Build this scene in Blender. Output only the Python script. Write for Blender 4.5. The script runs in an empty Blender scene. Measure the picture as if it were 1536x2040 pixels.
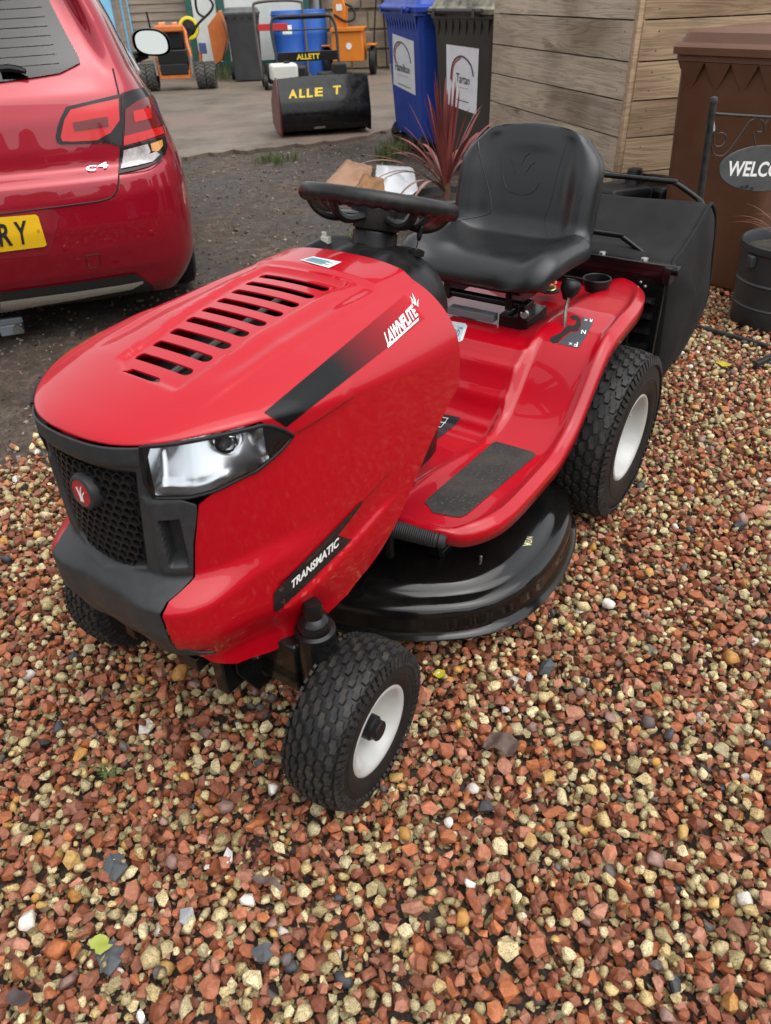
import bpy, bmesh, math, random
import numpy as np
from mathutils import Vector, Matrix, Quaternion
from mathutils.bvhtree import BVHTree
R = math.radians
random.seed(7); rng = np.random.default_rng(11)
scn = bpy.context.scene
col = scn.collection

# ------------------------------------------------------------------ camera
PITCH, ROLL, CAMH, FPX = R(35.6), R(2.0), 1.27, 1460.0
_F = Vector((0, math.cos(PITCH), -math.sin(PITCH)))
_D0 = Vector((0, -math.sin(PITCH), -math.cos(PITCH)))
_R0 = Vector((1, 0, 0))
_R = _R0*math.cos(ROLL) + _D0*math.sin(ROLL)
_D = -_R0*math.sin(ROLL) + _D0*math.cos(ROLL)
CAMP = Vector((0, 0, CAMH))
cd = bpy.data.cameras.new('camera'); cam = bpy.data.objects.new('camera', cd); col.objects.link(cam)
cam.matrix_world = Matrix(((_R.x, -_D.x, -_F.x, 0), (_R.y, -_D.y, -_F.y, 0), (_R.z, -_D.z, -_F.z, CAMH), (0, 0, 0, 1)))
cd.sensor_fit = 'VERTICAL'; cd.sensor_height = 9.8; cd.sensor_width = 7.4
cd.lens = 9.8*FPX/2040.0
cd.clip_start = 0.05; cd.clip_end = 400
cd.dof.use_dof = True; cd.dof.focus_distance = 1.75; cd.dof.aperture_fstop = 1.9
scn.camera = cam

# ------------------------------------------------------------------ sky and sun (overcast day)
SUN_EL, SUN_AZ = R(66), R(135)      # azimuth measured from +Y towards +X
w = bpy.data.worlds.new('World'); scn.world = w; w.use_nodes = True
nt = w.node_tree; nt.nodes.clear()
sky = nt.nodes.new('ShaderNodeTexSky'); sky.sky_type = 'NISHITA'; sky.sun_disc = False
sky.sun_elevation = SUN_EL; sky.sun_rotation = SUN_AZ; sky.air_density = 1.6; sky.dust_density = 2.0; sky.ozone_density = 1.0
hs = nt.nodes.new('ShaderNodeHueSaturation'); hs.inputs['Saturation'].default_value = 0.16
bg = nt.nodes.new('ShaderNodeBackground'); bg.inputs['Strength'].default_value = 0.15
wo = nt.nodes.new('ShaderNodeOutputWorld')
nt.links.new(sky.outputs[0], hs.inputs['Color']); nt.links.new(hs.outputs[0], bg.inputs['Color']); nt.links.new(bg.outputs[0], wo.inputs['Surface'])
sl = bpy.data.lights.new('sun', 'SUN'); sl.energy = 1.2; sl.angle = R(70); sl.color = (1.0, .97, .93)
so = bpy.data.objects.new('sun', sl); col.objects.link(so)
sdir = Vector((math.sin(SUN_AZ)*math.cos(SUN_EL), math.cos(SUN_AZ)*math.cos(SUN_EL), math.sin(SUN_EL)))
so.rotation_euler = sdir.to_track_quat('Z', 'Y').to_euler(); so.location = (0, 0, 12)
scn.view_settings.view_transform = 'Standard'; scn.view_settings.look = 'None'
scn.view_settings.exposure = 0.74; scn.view_settings.gamma = 1.0; scn.view_settings.use_curve_mapping = False
scn.render.engine = 'CYCLES'
scn.cycles.use_denoising = True; scn.cycles.max_bounces = 8; scn.cycles.transparent_max_bounces = 12
scn.cycles.caustics_reflective = False; scn.cycles.caustics_refractive = False
scn.cycles.sample_clamp_indirect = 6.0

# ------------------------------------------------------------------ pixel helpers (photo is 1536 x 2040)
def ray(px, py):
    return (_R*((px-768)/FPX) + _D*((py-1020)/FPX) + _F)
def at_z(px, py, z=0.0):
    r = ray(px, py); return CAMP + r*((z-CAMH)/r.z)
def at_y(px, py, y):
    r = ray(px, py); return CAMP + r*(y/r.y)

# ------------------------------------------------------------------ materials
MATS = {}
def nd(nt, t, **k):
    n = nt.nodes.new(t)
    for a, b in k.items(): setattr(n, a, b)
    return n
def mat(name, c=(.5, .5, .5), rough=.5, metal=0., coat=0., spec=.5, c2=None, nscale=20., ndet=6., nlo=.35, nhi=.65,
        bump=0., bscale=80., bdist=.002, rvar=0., attr=None, trans=0., alpha=1., emit=None, stretch=None, sheen=0., c3=None, n3=3., coat_rough=.05):
    if name in MATS: return MATS[name]
    m = bpy.data.materials.new(name); m.use_nodes = True; t = m.node_tree
    b = t.nodes['Principled BSDF']; L = t.links.new
    b.inputs['Base Color'].default_value = (*c, 1); b.inputs['Roughness'].default_value = rough
    b.inputs['Metallic'].default_value = metal; b.inputs['Coat Weight'].default_value = coat; b.inputs['Coat Roughness'].default_value = coat_rough
    b.inputs['Specular IOR Level'].default_value = spec; b.inputs['Transmission Weight'].default_value = trans
    b.inputs['Alpha'].default_value = alpha; b.inputs['Sheen Weight'].default_value = sheen
    if emit: b.inputs['Emission Color'].default_value = (*emit[:3], 1); b.inputs['Emission Strength'].default_value = emit[3]
    tc = nd(t, 'ShaderNodeTexCoord'); vec = tc.outputs['Object']
    if stretch:
        mp = nd(t, 'ShaderNodeMapping'); mp.inputs['Scale'].default_value = stretch; L(vec, mp.inputs['Vector']); vec = mp.outputs[0]
    src = None
    if attr:
        a = nd(t, 'ShaderNodeAttribute', attribute_name=attr); src = a.outputs['Color']
    if c2 or rvar:
        n = nd(t, 'ShaderNodeTexNoise'); n.inputs['Scale'].default_value = nscale; n.inputs['Detail'].default_value = ndet; n.inputs['Roughness'].default_value = .6
        L(vec, n.inputs['Vector'])
        rm = nd(t, 'ShaderNodeMapRange'); rm.inputs[1].default_value = nlo; rm.inputs[2].default_value = nhi; L(n.outputs[0], rm.inputs[0])
        if c2:
            mx = nd(t, 'ShaderNodeMix', data_type='RGBA'); L(rm.outputs[0], mx.inputs[0])
            if src: L(src, mx.inputs[6])
            else: mx.inputs[6].default_value = (*c, 1)
            mx.inputs[7].default_value = (*c2, 1)
            if attr: mx.blend_type = 'MULTIPLY'
            src = mx.outputs[2]
        if rvar:
            r2 = nd(t, 'ShaderNodeMapRange'); r2.inputs[3].default_value = max(0, rough-rvar); r2.inputs[4].default_value = min(1, rough+rvar)
            L(rm.outputs[0], r2.inputs[0]); L(r2.outputs[0], b.inputs['Roughness'])
    if c3:
        n = nd(t, 'ShaderNodeTexNoise'); n.inputs['Scale'].default_value = n3; n.inputs['Detail'].default_value = 4
        L(vec, n.inputs['Vector'])
        rm = nd(t, 'ShaderNodeMapRange'); rm.inputs[1].default_value = .45; rm.inputs[2].default_value = .7; L(n.outputs[0], rm.inputs[0])
        mx = nd(t, 'ShaderNodeMix', data_type='RGBA'); L(rm.outputs[0], mx.inputs[0])
        if src: L(src, mx.inputs[6])
        else: mx.inputs[6].default_value = (*c, 1)
        mx.inputs[7].default_value = (*c3, 1); src = mx.outputs[2]
    if src: L(src, b.inputs['Base Color'])
    if bump:
        n = nd(t, 'ShaderNodeTexNoise'); n.inputs['Scale'].default_value = bscale; n.inputs['Detail'].default_value = 5
        L(vec, n.inputs['Vector'])
        bp = nd(t, 'ShaderNodeBump'); bp.inputs['Strength'].default_value = bump; bp.inputs['Distance'].default_value = bdist
        L(n.outputs[0], bp.inputs['Height']); L(bp.outputs[0], b.inputs['Normal'])
    MATS[name] = m
    return m

# ------------------------------------------------------------------ mesh builder
def cr(pts, n, closed=False):
    """Catmull-Rom through points -> n samples (any dimension)."""
    P = np.array(pts, float); k = len(P)
    out = []
    segs = k if closed else k-1
    for s in np.linspace(0, segs, n, endpoint=not closed):
        i = min(int(s), segs-1); f = s-i
        if closed: p0, p1, p2, p3 = P[(i-1) % k], P[i % k], P[(i+1) % k], P[(i+2) % k]
        else: p0, p1, p2, p3 = P[max(i-1, 0)], P[i], P[i+1], P[min(i+2, k-1)]
        out.append(.5*((2*p1)+(-p0+p2)*f+(2*p0-5*p1+4*p2-p3)*f*f+(-p0+3*p1-3*p2+p3)*f**3))
    return np.array(out)
def interp(x, tab):
    return float(np.interp(x, [a for a, b in tab], [b for a, b in tab]))
def sstep(a, b, x):
    t = min(1, max(0, (x-a)/(b-a))) if a != b else float(x > a)
    return t*t*(3-2*t)

class MB:
    def __init__(s): s.v = []; s.f = []; s.m = []; s.mi = 0
    def add(s, vs, fs):
        o = len(s.v); s.v += [tuple(map(float, p)) for p in vs]; s.f += [tuple(i+o for i in f) for f in fs]; s.m += [s.mi]*len(fs); return s
    def box(s, c, d, rz=0., M=None):
        x, y, z = d[0]/2, d[1]/2, d[2]/2
        vs = [Vector((a*x, b*y, e*z)) for a in (-1, 1) for b in (-1, 1) for e in (-1, 1)]
        T = Matrix.Translation(c) @ (M.to_4x4() if M is not None else Matrix.Rotation(rz, 4, 'Z'))
        return s.add([T @ p for p in vs], [(0, 1, 3, 2), (4, 6, 7, 5), (0, 4, 5, 1), (2, 3, 7, 6), (0, 2, 6, 4), (1, 5, 7, 3)])
    def grid(s, P, closed_i=False, closed_j=False, flip=False):
        n = len(P); m = len(P[0]); vs = [p for r in P for p in r]; fs = []
        for i in range(n if closed_i else n-1):
            for j in range(m if closed_j else m-1):
                a, b = i*m+j, i*m+(j+1) % m; c_, d = ((i+1) % n)*m+(j+1) % m, ((i+1) % n)*m+j
                fs.append((a, d, c_, b) if flip else (a, b, c_, d))
        return s.add(vs, fs)
    def tube(s, path, r, seg=10, closed=False, cap=True):
        P = [Vector(p) for p in path]; n = len(P); rows = []; up = None
        for i in range(n):
            if closed: t = (P[(i+1) % n]-P[i-1])
            else: t = P[min(i+1, n-1)]-P[max(i-1, 0)]
            t.normalize()
            if up is None:
                up = Vector((0, 0, 1)) if abs(t.z) < .9 else Vector((1, 0, 0))
            a = t.cross(up)
            if a.length < 1e-6: a = t.cross(Vector((0, 1, 0)))
            a.normalize(); up = a.cross(t)
            rr = r[i] if hasattr(r, '__len__') else r
            rows.append([P[i]+(a*math.cos(k*2*math.pi/seg)+up*math.sin(k*2*math.pi/seg))*rr for k in range(seg)])
        s.grid(rows, closed_i=closed, closed_j=True)
        if cap and not closed:
            o = len(s.v)-n*seg
            s.f.append(tuple(o+k for k in reversed(range(seg)))); s.m.append(s.mi)
            s.f.append(tuple(o+(n-1)*seg+k for k in range(seg))); s.m.append(s.mi)
        return s
    def lathe(s, prof, M=None, seg=32, closed=False):
        """prof [(r,h)], axis = local Z of M."""
        M = M or Matrix.Identity(4)
        rows = [[M @ Vector((r*math.cos(k*2*math.pi/seg), r*math.sin(k*2*math.pi/seg), h)) for k in range(seg)] for r, h in prof]
        return s.grid(rows, closed_i=closed, closed_j=True)
    def cyl(s, a, b, r, seg=16):
        return s.tube([a, b], r, seg)
    def prism(s, outline, h0, h1, M=None):
        M = M or Matrix.Identity(4); n = len(outline)
        vs = [M @ Vector((x, y, h0)) for x, y in outline]+[M @ Vector((x, y, h1)) for x, y in outline]
        return s.add(vs, [tuple(reversed(range(n))), tuple(range(n, 2*n))]+[(i, (i+1) % n, n+(i+1) % n, n+i) for i in range(n)])
    def mesh(s, name, mats, smooth=40):
        me = bpy.data.meshes.new(name); me.from_pydata(s.v, [], s.f)
        for m in (mats if isinstance(mats, (list, tuple)) else [mats]): me.materials.append(m)
        if any(s.m): me.polygons.foreach_set('material_index', s.m)
        if smooth:
            me.polygons.foreach_set('use_smooth', [True]*len(me.polygons))
            me.set_sharp_from_angle(angle=R(smooth))
        me.update()
        return me
    def build(s, name, mats, parent=None, smooth=40, bevel=0., bseg=2, sub=0, fix=True, loc=None):
        me = s.mesh(name, mats, smooth)
        if fix:
            bm = bmesh.new(); bm.from_mesh(me); bmesh.ops.recalc_face_normals(bm, faces=bm.faces); bm.to_mesh(me); bm.free()
            if smooth: me.set_sharp_from_angle(angle=R(smooth))
        o = bpy.data.objects.new(name, me); col.objects.link(o)
        if parent: o.parent = parent
        if loc is not None: o.location = loc
        if bevel:
            b = o.modifiers.new('bevel', 'BEVEL'); b.width = bevel; b.segments = bseg; b.limit_method = 'ANGLE'; b.angle_limit = R(40); b.harden_normals = False
        if sub:
            b = o.modifiers.new('sub', 'SUBSURF'); b.levels = sub; b.render_levels = sub
        return o
def tag(o, label=None, cat=None, group=None, kind=None):
    if label: o['label'] = label
    if cat: o['category'] = cat
    if group: o['group'] = group
    if kind: o['kind'] = kind
    return o
def empty(name, loc=(0, 0, 0), rz=0., label=None, cat=None, group=None):
    o = bpy.data.objects.new(name, None); col.objects.link(o); o.location = loc; o.rotation_euler = (0, 0, rz)
    o.empty_display_size = .1
    return tag(o, label, cat, group)
def world_of(root):
    return Matrix.Translation(root.location) @ root.rotation_euler.to_matrix().to_4x4()
def Maxis(origin, zdir, xdir=None):
    z = Vector(zdir).normalized(); x = Vector(xdir) if xdir is not None else (Vector((0, 0, 1)) if abs(z.z) < .9 else Vector((1, 0, 0)))
    x = (x - z*x.dot(z)).normalized(); y = z.cross(x)
    M = Matrix((x, y, z)).transposed().to_4x4(); M.translation = Vector(origin); return M
def baked(o):
    """apply modifiers, return evaluated mesh data on the object"""
    dg = bpy.context.evaluated_depsgraph_get(); dg.update()
    me = bpy.data.meshes.new_from_object(o.evaluated_get(dg)); o.modifiers.clear(); old = o.data; o.data = me; bpy.data.meshes.remove(old); return o

# text -> flat triangles (x right, y up), height of capitals ~1
_tx = {}
def text2d(sx, bold=0., shear=0., sx_scale=1.):
    key = (sx, bold, shear, sx_scale)
    if key in _tx: return _tx[key]
    cu = bpy.data.curves.new('t', 'FONT'); cu.body = sx; cu.size = 1.38; cu.offset = bold; cu.shear = shear; cu.resolution_u = 3; cu.fill_mode = 'FRONT'
    o = bpy.data.objects.new('t', cu); col.objects.link(o)
    dg = bpy.context.evaluated_depsgraph_get(); dg.update()
    me = bpy.data.meshes.new_from_object(o.evaluated_get(dg))
    vs = [(v.co.x*sx_scale, v.co.y) for v in me.vertices]; fs = [tuple(p.vertices) for p in me.polygons]
    bpy.data.objects.remove(o); bpy.data.curves.remove(cu); bpy.data.meshes.remove(me)
    x0 = min(v[0] for v in vs); vs = [(x-x0, y) for x, y in vs]
    _tx[key] = (vs, fs, max(v[0] for v in vs)); return _tx[key]

class Caster:
    """casts photo rays on the surface of already built parts of one thing (in the thing's own frame)"""
    def __init__(s, root, objs):
        s.Mi = world_of(root).inverted(); s.o = s.Mi @ CAMP
        vs, fs = [], []
        dg = bpy.context.evaluated_depsgraph_get(); dg.update()
        for o in objs:
            ev = o.evaluated_get(dg); me = ev.to_mesh(); k = len(vs)
            vs += [v.co.copy() for v in me.vertices]; fs += [tuple(i+k for i in p.vertices) for p in me.polygons]; ev.to_mesh_clear()
        s.t = BVHTree.FromPolygons(vs, fs); s.back = None
    def hit(s, px, py, off=0.):
        d = (s.Mi.to_3x3() @ ray(px, py)).normalized()
        l, n, i, dist = s.t.ray_cast(s.o, d)
        if l is None: return None
        if n.dot(d) > 0: n = -n
        return l + n*off, n
    def quad(s, c4, nu, nv, off=.0012):
        """c4 = photo corners a(0,0) b(1,0) c(1,1) d(0,1); returns grid of points on the surface"""
        a, b, c_, d = [np.array(p, float) for p in c4]; G = []
        for j in range(nv+1):
            row = []
            for i in range(nu+1):
                x, y = i/nu, j/nv; p = a*(1-x)*(1-y)+b*x*(1-y)+c_*x*y+d*(1-x)*y
                h = s.hit(p[0], p[1], off)
                row.append(h[0] if h else None)
            G.append(row)
        return G
    def patch(s, name, c4, m, parent, nu=12, nv=6, off=.0012):
        G = s.quad(c4, nu, nv, off); mb = MB(); W = nu+1
        idx = {}
        for j in range(nv+1):
            for i in range(nu+1):
                if G[j][i] is not None: idx[(i, j)] = len(mb.v); mb.v.append(tuple(G[j][i]))
        for j in range(nv):
            for i in range(nu):
                k = [(i, j), (i+1, j), (i+1, j+1), (i, j+1)]
                if all(q in idx for q in k): mb.f.append(tuple(idx[q] for q in k)); mb.m.append(0)
        return mb.build(name, m, parent, smooth=60)
    def poly(s, name, pts, m, parent, off=.0012, res=6):
        """filled polygon of photo points laid on the surface"""
        bm = bmesh.new(); vs = [bm.verts.new((x, y, 0)) for x, y in pts]; bm.faces.new(vs)
        bmesh.ops.triangulate(bm, faces=bm.faces[:])
        for _ in range(8):
            long = [e for e in bm.edges if e.calc_length() > res]
            if not long: break
            bmesh.ops.subdivide_edges(bm, edges=long, cuts=1); bmesh.ops.triangulate(bm, faces=bm.faces[:])
        return s._lay(name, bm, m, parent, off)
    def _lay(s, name, bm, m, parent, off):
        bad = []
        for v in bm.verts:
            h = s.hit(v.co.x, v.co.y, off)
            if h is None: bad.append(v)
            else: v.co = h[0]
        bmesh.ops.delete(bm, geom=bad, context='VERTS')
        bmesh.ops.recalc_face_normals(bm, faces=bm.faces)
        me = bpy.data.meshes.new(name); bm.to_mesh(me); bm.free(); me.materials.append(m)
        me.polygons.foreach_set('use_smooth', [True]*len(me.polygons)); me.set_sharp_from_angle(angle=R(60))
        o = bpy.data.objects.new(name, me); col.objects.link(o); o.parent = parent; return o
    def text(s, name, txt, c4, m, parent, bold=0.01, shear=0., off=.0016, res=8):
        """text fitted in a photo quad: a = baseline left, b = baseline right, c = cap right, d = cap left"""
        vs, fs, wd = text2d(txt, bold, shear); a, b, c_, d = [np.array(p, float) for p in c4]
        ymax = 1.0
        bm = bmesh.new(); V = []
        for x, y in vs:
            x /= wd; y /= ymax; p = a*(1-x)*(1-y)+b*x*(1-y)+c_*x*y+d*(1-x)*y
            V.append(bm.verts.new((p[0], p[1], 0)))
        for f in fs:
            try: bm.faces.new([V[i] for i in f])
            except ValueError: pass
        return s._lay(name, bm, m, parent, off)
RED = mat('red_paint', (.42, .0008, .0100), .40, coat=.60, coat_rough=.055, spec=.20, c2=(.42, .0009, .0080), nscale=2, rvar=.05)
REDBODY = mat('red_pressed_paint', (.43, .0010, .0085), .36, coat=.6, coat_rough=.03, spec=.2, c2=(.37, .0008, .0105), nscale=3, bump=.02, bscale=7, bdist=.004)
NOSEPL = mat('grey_black_plastic', (.027, .028, .030), .45, spec=.32, c2=(.036, .037, .038), nscale=60, rvar=.06, bump=.06, bscale=600, bdist=.0006)
BLKPL = mat('black_plastic', (.0075, .0075, .008), .40, spec=.28, c2=(.012, .012, .0125), nscale=40, rvar=.08)
BLKGLOSS = mat('black_gloss_paint', (.0045, .0045, .005), .22, spec=.30, coat=.15, c2=(.008, .0075, .0075), nscale=18, rvar=.10, bump=.03, bscale=25)
DECK = mat('black_deck_paint', (.0035, .0035, .004), .15, spec=.52, c2=(.008, .007, .006), nscale=7, rvar=.08, bump=.04, bscale=16, bdist=.003)
DARK = mat('dark_cavity', (.006, .006, .006), .8)
SEATM = mat('seat_vinyl', (.0085, .009, .010), .34, spec=.55, c2=(.0115, .012, .013), nscale=9, rvar=.07, bump=.10, bscale=900, bdist=.0005)
WHEELPL = mat('steering_vinyl', (.008, .008, .008), .38, spec=.35, c2=(.014, .013, .012), nscale=90, rvar=.08, bump=.12, bscale=420, bdist=.0006)
TYRE = mat('tyre_rubber', (.007, .007, .008), .50, spec=.35, c2=(.013, .0125, .012), nscale=30, bump=.12, bscale=300, bdist=.0008)
LUG = mat('tyre_tread', (.012, .012, .013), .60, spec=.35, c2=(.042, .036, .029), nscale=34, nlo=.42, nhi=.72, bump=.35, bscale=260, bdist=.0012)
RIM = mat('rim_cream_paint', (.47, .475, .455), .30, coat=.5, c2=(.42, .42, .40), nscale=8)
STEEL = mat('zinc_steel', (.50, .50, .49), .32, metal=1., c2=(.36, .35, .33), nscale=30, rvar=.1)
YZINC = mat('yellow_zinc', (.62, .47, .17), .32, metal=1.)
CHROME = mat('chrome', (.86, .87, .88), .06, metal=1.)
REFL = mat('lamp_reflector', (.80, .82, .84), .24, metal=1.)
LENS = None
WHITE = mat('white_print', (.82, .82, .80), .45)
DECALBLK = mat('black_decal', (.012, .012, .013), .30, coat=.3)
STICKER = mat('white_sticker', (.72, .74, .74), .35, c2=(.62, .65, .66), nscale=20)
PADM = mat('grip_tape', (.020, .019, .019), .85, c2=(.10, .075, .045), nscale=150, nlo=.54, nhi=.74, bump=.6, bscale=520, bdist=.0015, c3=(.045, .038, .032), n3=14)
BAGM = mat('bag_canvas', (.0065, .0065, .007), .75, spec=.25, c2=(.012, .0115, .0115), nscale=16, bump=.3, bscale=420, bdist=.0012)
MESHM = BAGM
TEAL = mat('sticker_print_teal', (.12, .32, .36), .4)
GREYP = mat('print_grey', (.09, .09, .10), .4)
YELLOW = mat('yellow_print', (.85, .60, .03), .45)
CREAMMARK = mat('chalk_mark', (.62, .60, .34), .7)

def glass_mat(name, tint=(1, 1, 1), refl=.10, rough=.0):
    m = bpy.data.materials.new(name); m.use_nodes = True; t = m.node_tree; t.nodes.clear(); L = t.links.new
    tr = nd(t, 'ShaderNodeBsdfTransparent'); tr.inputs[0].default_value = (*tint, 1)
    gl = nd(t, 'ShaderNodeBsdfGlossy'); gl.inputs['Roughness'].default_value = max(rough, .01)
    fr = nd(t, 'ShaderNodeFresnel'); fr.inputs[0].default_value = 1.5
    mr = nd(t, 'ShaderNodeMath', operation='ADD'); mr.inputs[1].default_value = refl; L(fr.outputs[0], mr.inputs[0])
    mx = nd(t, 'ShaderNodeMixShader'); L(mr.outputs[0], mx.inputs[0]); L(tr.outputs[0], mx.inputs[1]); L(gl.outputs[0], mx.inputs[2])
    o = nd(t, 'ShaderNodeOutputMaterial'); L(mx.outputs[0], o.inputs[0]); return m
LENS = glass_mat('clear_lens', (.94, .95, .96), .03)
# ================================================================== GROUND
dm = bpy.data.materials.new('yard_earth'); dm.use_nodes = True; t = dm.node_tree; b = t.nodes['Principled BSDF']; L = t.links.new
tc = nd(t, 'ShaderNodeTexCoord')
def noise(sc, det=6, ro=.6):
    n = nd(t, 'ShaderNodeTexNoise'); n.inputs['Scale'].default_value = sc; n.inputs['Detail'].default_value = det; n.inputs['Roughness'].default_value = ro; L(tc.outputs['Object'], n.inputs['Vector']); return n
def ramp(src, stops):
    r = nd(t, 'ShaderNodeValToRGB'); e = r.color_ramp.elements
    while len(e) < len(stops): e.new(.5)
    for k, (p, c) in enumerate(stops): e[k].position = p; e[k].color = (*c, 1)
    L(src, r.inputs[0]); return r
n1, n2, n3 = noise(1.1, 5), noise(14, 8, .7), noise(90, 6, .7)
r1 = ramp(n2.outputs[0], [(.30, (.030, .022, .016)), (.48, (.060, .045, .034)), (.60, (.095, .078, .062)), (.75, (.17, .15, .125))])
r2 = ramp(n3.outputs[0], [(.35, (.45, .42, .40)), (.62, (1.25, 1.2, 1.15))])
mx = nd(t, 'ShaderNodeMix', data_type='RGBA', blend_type='MULTIPLY'); mx.inputs[0].default_value = 1; L(r1.outputs[0], mx.inputs[6]); L(r2.outputs[0], mx.inputs[7])
r3 = ramp(n1.outputs[0], [(.38, (.55, .50, .46)), (.62, (1.15, 1.12, 1.1))])
mx2 = nd(t, 'ShaderNodeMix', data_type='RGBA', blend_type='MULTIPLY'); mx2.inputs[0].default_value = 1; L(mx.outputs[2], mx2.inputs[6]); L(r3.outputs[0], mx2.inputs[7])
L(mx2.outputs[2], b.inputs['Base Color'])
rr = nd(t, 'ShaderNodeMapRange'); rr.inputs[1].default_value = .35; rr.inputs[2].default_value = .6; rr.inputs[3].default_value = .42; rr.inputs[4].default_value = .9; L(n1.outputs[0], rr.inputs[0]); L(rr.outputs[0], b.inputs['Roughness'])
bp = nd(t, 'ShaderNodeBump'); bp.inputs['Strength'].default_value = .9; bp.inputs['Distance'].default_value = .012
ad = nd(t, 'ShaderNodeMath', operation='MULTIPLY_ADD'); ad.inputs[1].default_value = .35; L(n3.outputs[0], ad.inputs[0]); L(n2.outputs[0], ad.inputs[2]); L(ad.outputs[0], bp.inputs['Height']); L(bp.outputs[0], b.inputs['Normal'])
EARTH = dm
# one sheet: finely rolling near the camera, flat to the horizon
def lumps(X, Y):
    z = np.zeros_like(X)
    for k, (fx, fy, a, ph) in enumerate([(1.3, .9, .010, .3), (2.9, 2.1, .006, 1.2), (5.3, 6.1, .004, 2.2), (11., 9., .0025, .7), (17., 21., .0018, 4.)]): z += a*np.sin(X*fx+ph+1.3*np.sin(Y*fy*.7))*np.sin(Y*fy+ph*2+np.sin(X*fx*.6))
    return z
xs = np.concatenate([[-200, -60, -20, -9], np.arange(-6, 4.01, .06), [6, 9, 20, 60, 200]]); ys = np.concatenate([[-60, -15, -4], np.arange(-1, 9.4, .06), [11, 14, 18, 30, 60, 250]])
X, Y = np.meshgrid(xs, ys); BED = np.clip((np.minimum(np.where(X < 1.1, 1.93+(X+1.2)*.78, 3.75), 3.9)-Y)/.25, 0, 1); Z = -.028+lumps(X, Y)*((X > -6) & (X < 4) & (Y > -1) & (Y < 9.3))*(1-BED)+.003*BED
gm = MB(); gm.grid([[(X[i, j], Y[i, j], Z[i, j]) for j in range(X.shape[1])] for i in range(X.shape[0])])
tag(gm.build('ground', EARTH, None, smooth=180, fix=False), kind='structure')

# concrete apron of the yard behind
cm = mat('yard_concrete', (.175, .140, .104), .62, c2=(.080, .064, .048), nscale=1.6, ndet=9, nlo=.36, nhi=.66, rvar=.2, bump=.6, bscale=22, bdist=.012, c3=(.17, .115, .088), n3=.55)
edge = [at_z(x, y) for x, y in ((250, 345), (330, 322), (372, 312), (430, 303), (500, 298), (560, 291), (640, 283), (700, 275), (760, 262), (800, 252), (900, 240), (1100, 225), (1400, 200))]
ep = cr([(-9, 6.9), (-5, 7.0), (-2.6, 7.1)]+sorted([(p.x, p.y) for p in edge[1:]]), 60); print('ep', ep[:, 0].round(2)); ep[:, 1] += np.array([.05*math.sin(i*1.7)+.03*math.sin(i*3.9) for i in range(60)])
cmb = MB(); rows = [[(x*1.0, y, .0) for x, y in ep], [(x, y+.03, .012) for x, y in ep]]
for k in (.08, .25, .5, 1.): rows.append([(x, y+(26-y)*k, .012) for x, y in ep])
rows = [[(x, y, -.06) for x, y in ep]]+rows
cmb.grid(rows); tag(cmb.build('concrete_yard', cm, None, smooth=30), kind='structure')

# ------------------------------------------------------------------ gravel bed
def hulls(n, npts, el, jit, seed):
    out = []; rr_ = np.random.default_rng(seed)
    for _ in range(n):
        p = rr_.normal(size=(npts, 3)); p /= np.linalg.norm(p, axis=1)[:, None]; p *= (1-jit*rr_.random((npts, 1)))
        p *= np.array([1, rr_.uniform(.62, .95), rr_.uniform(*el)])
        bm = bmesh.new(); [bm.verts.new(q) for q in p]; r = bmesh.ops.convex_hull(bm, input=bm.verts); bmesh.ops.delete(bm, geom=[g for g in r['geom_interior'] if isinstance(g, bmesh.types.BMVert)], context='VERTS')
        bmesh.ops.triangulate(bm, faces=bm.faces[:]); bm.verts.index_update()
        v = np.array([q.co[:] for q in bm.verts]); f = np.array([[w_.index for w_ in q.verts] for q in bm.faces]); bm.free(); out.append((v, f))
    return out
ANG = hulls(30, 19, (.45, .80), .36, 3); RND = hulls(24, 22, (.55, .85), .30, 5); FIN = hulls(10, 8, (.5, .9), .2, 12); ANGL = hulls(14, 11, (.45, .8), .25, 8); RNDL = hulls(10, 16, (.6, .85), .15, 9)
def srgb(c): c = np.array(c)/255.; return np.where(c <= .04045, c/12.92, ((c+.055)/1.055)**2.4)
REDS = [srgb(c) for c in ((164, 100, 72), (149, 86, 58), (170, 111, 84), (132, 79, 58), (176, 122, 99), (160, 94, 62), (140, 89, 68), (172, 104, 66), (121, 70, 50))]
CRMS = [srgb(c) for c in ((206, 188, 142), (190, 172, 126), (218, 203, 160), (172, 156, 114), (198, 174, 122), (184, 172, 134), (160, 146, 104))]
OTH = [srgb(c) for c in ((74, 76, 80), (186, 136, 72), (222, 216, 206), (150, 120, 110), (96, 88, 84), (198, 160, 96), (170, 100, 60))]
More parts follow.
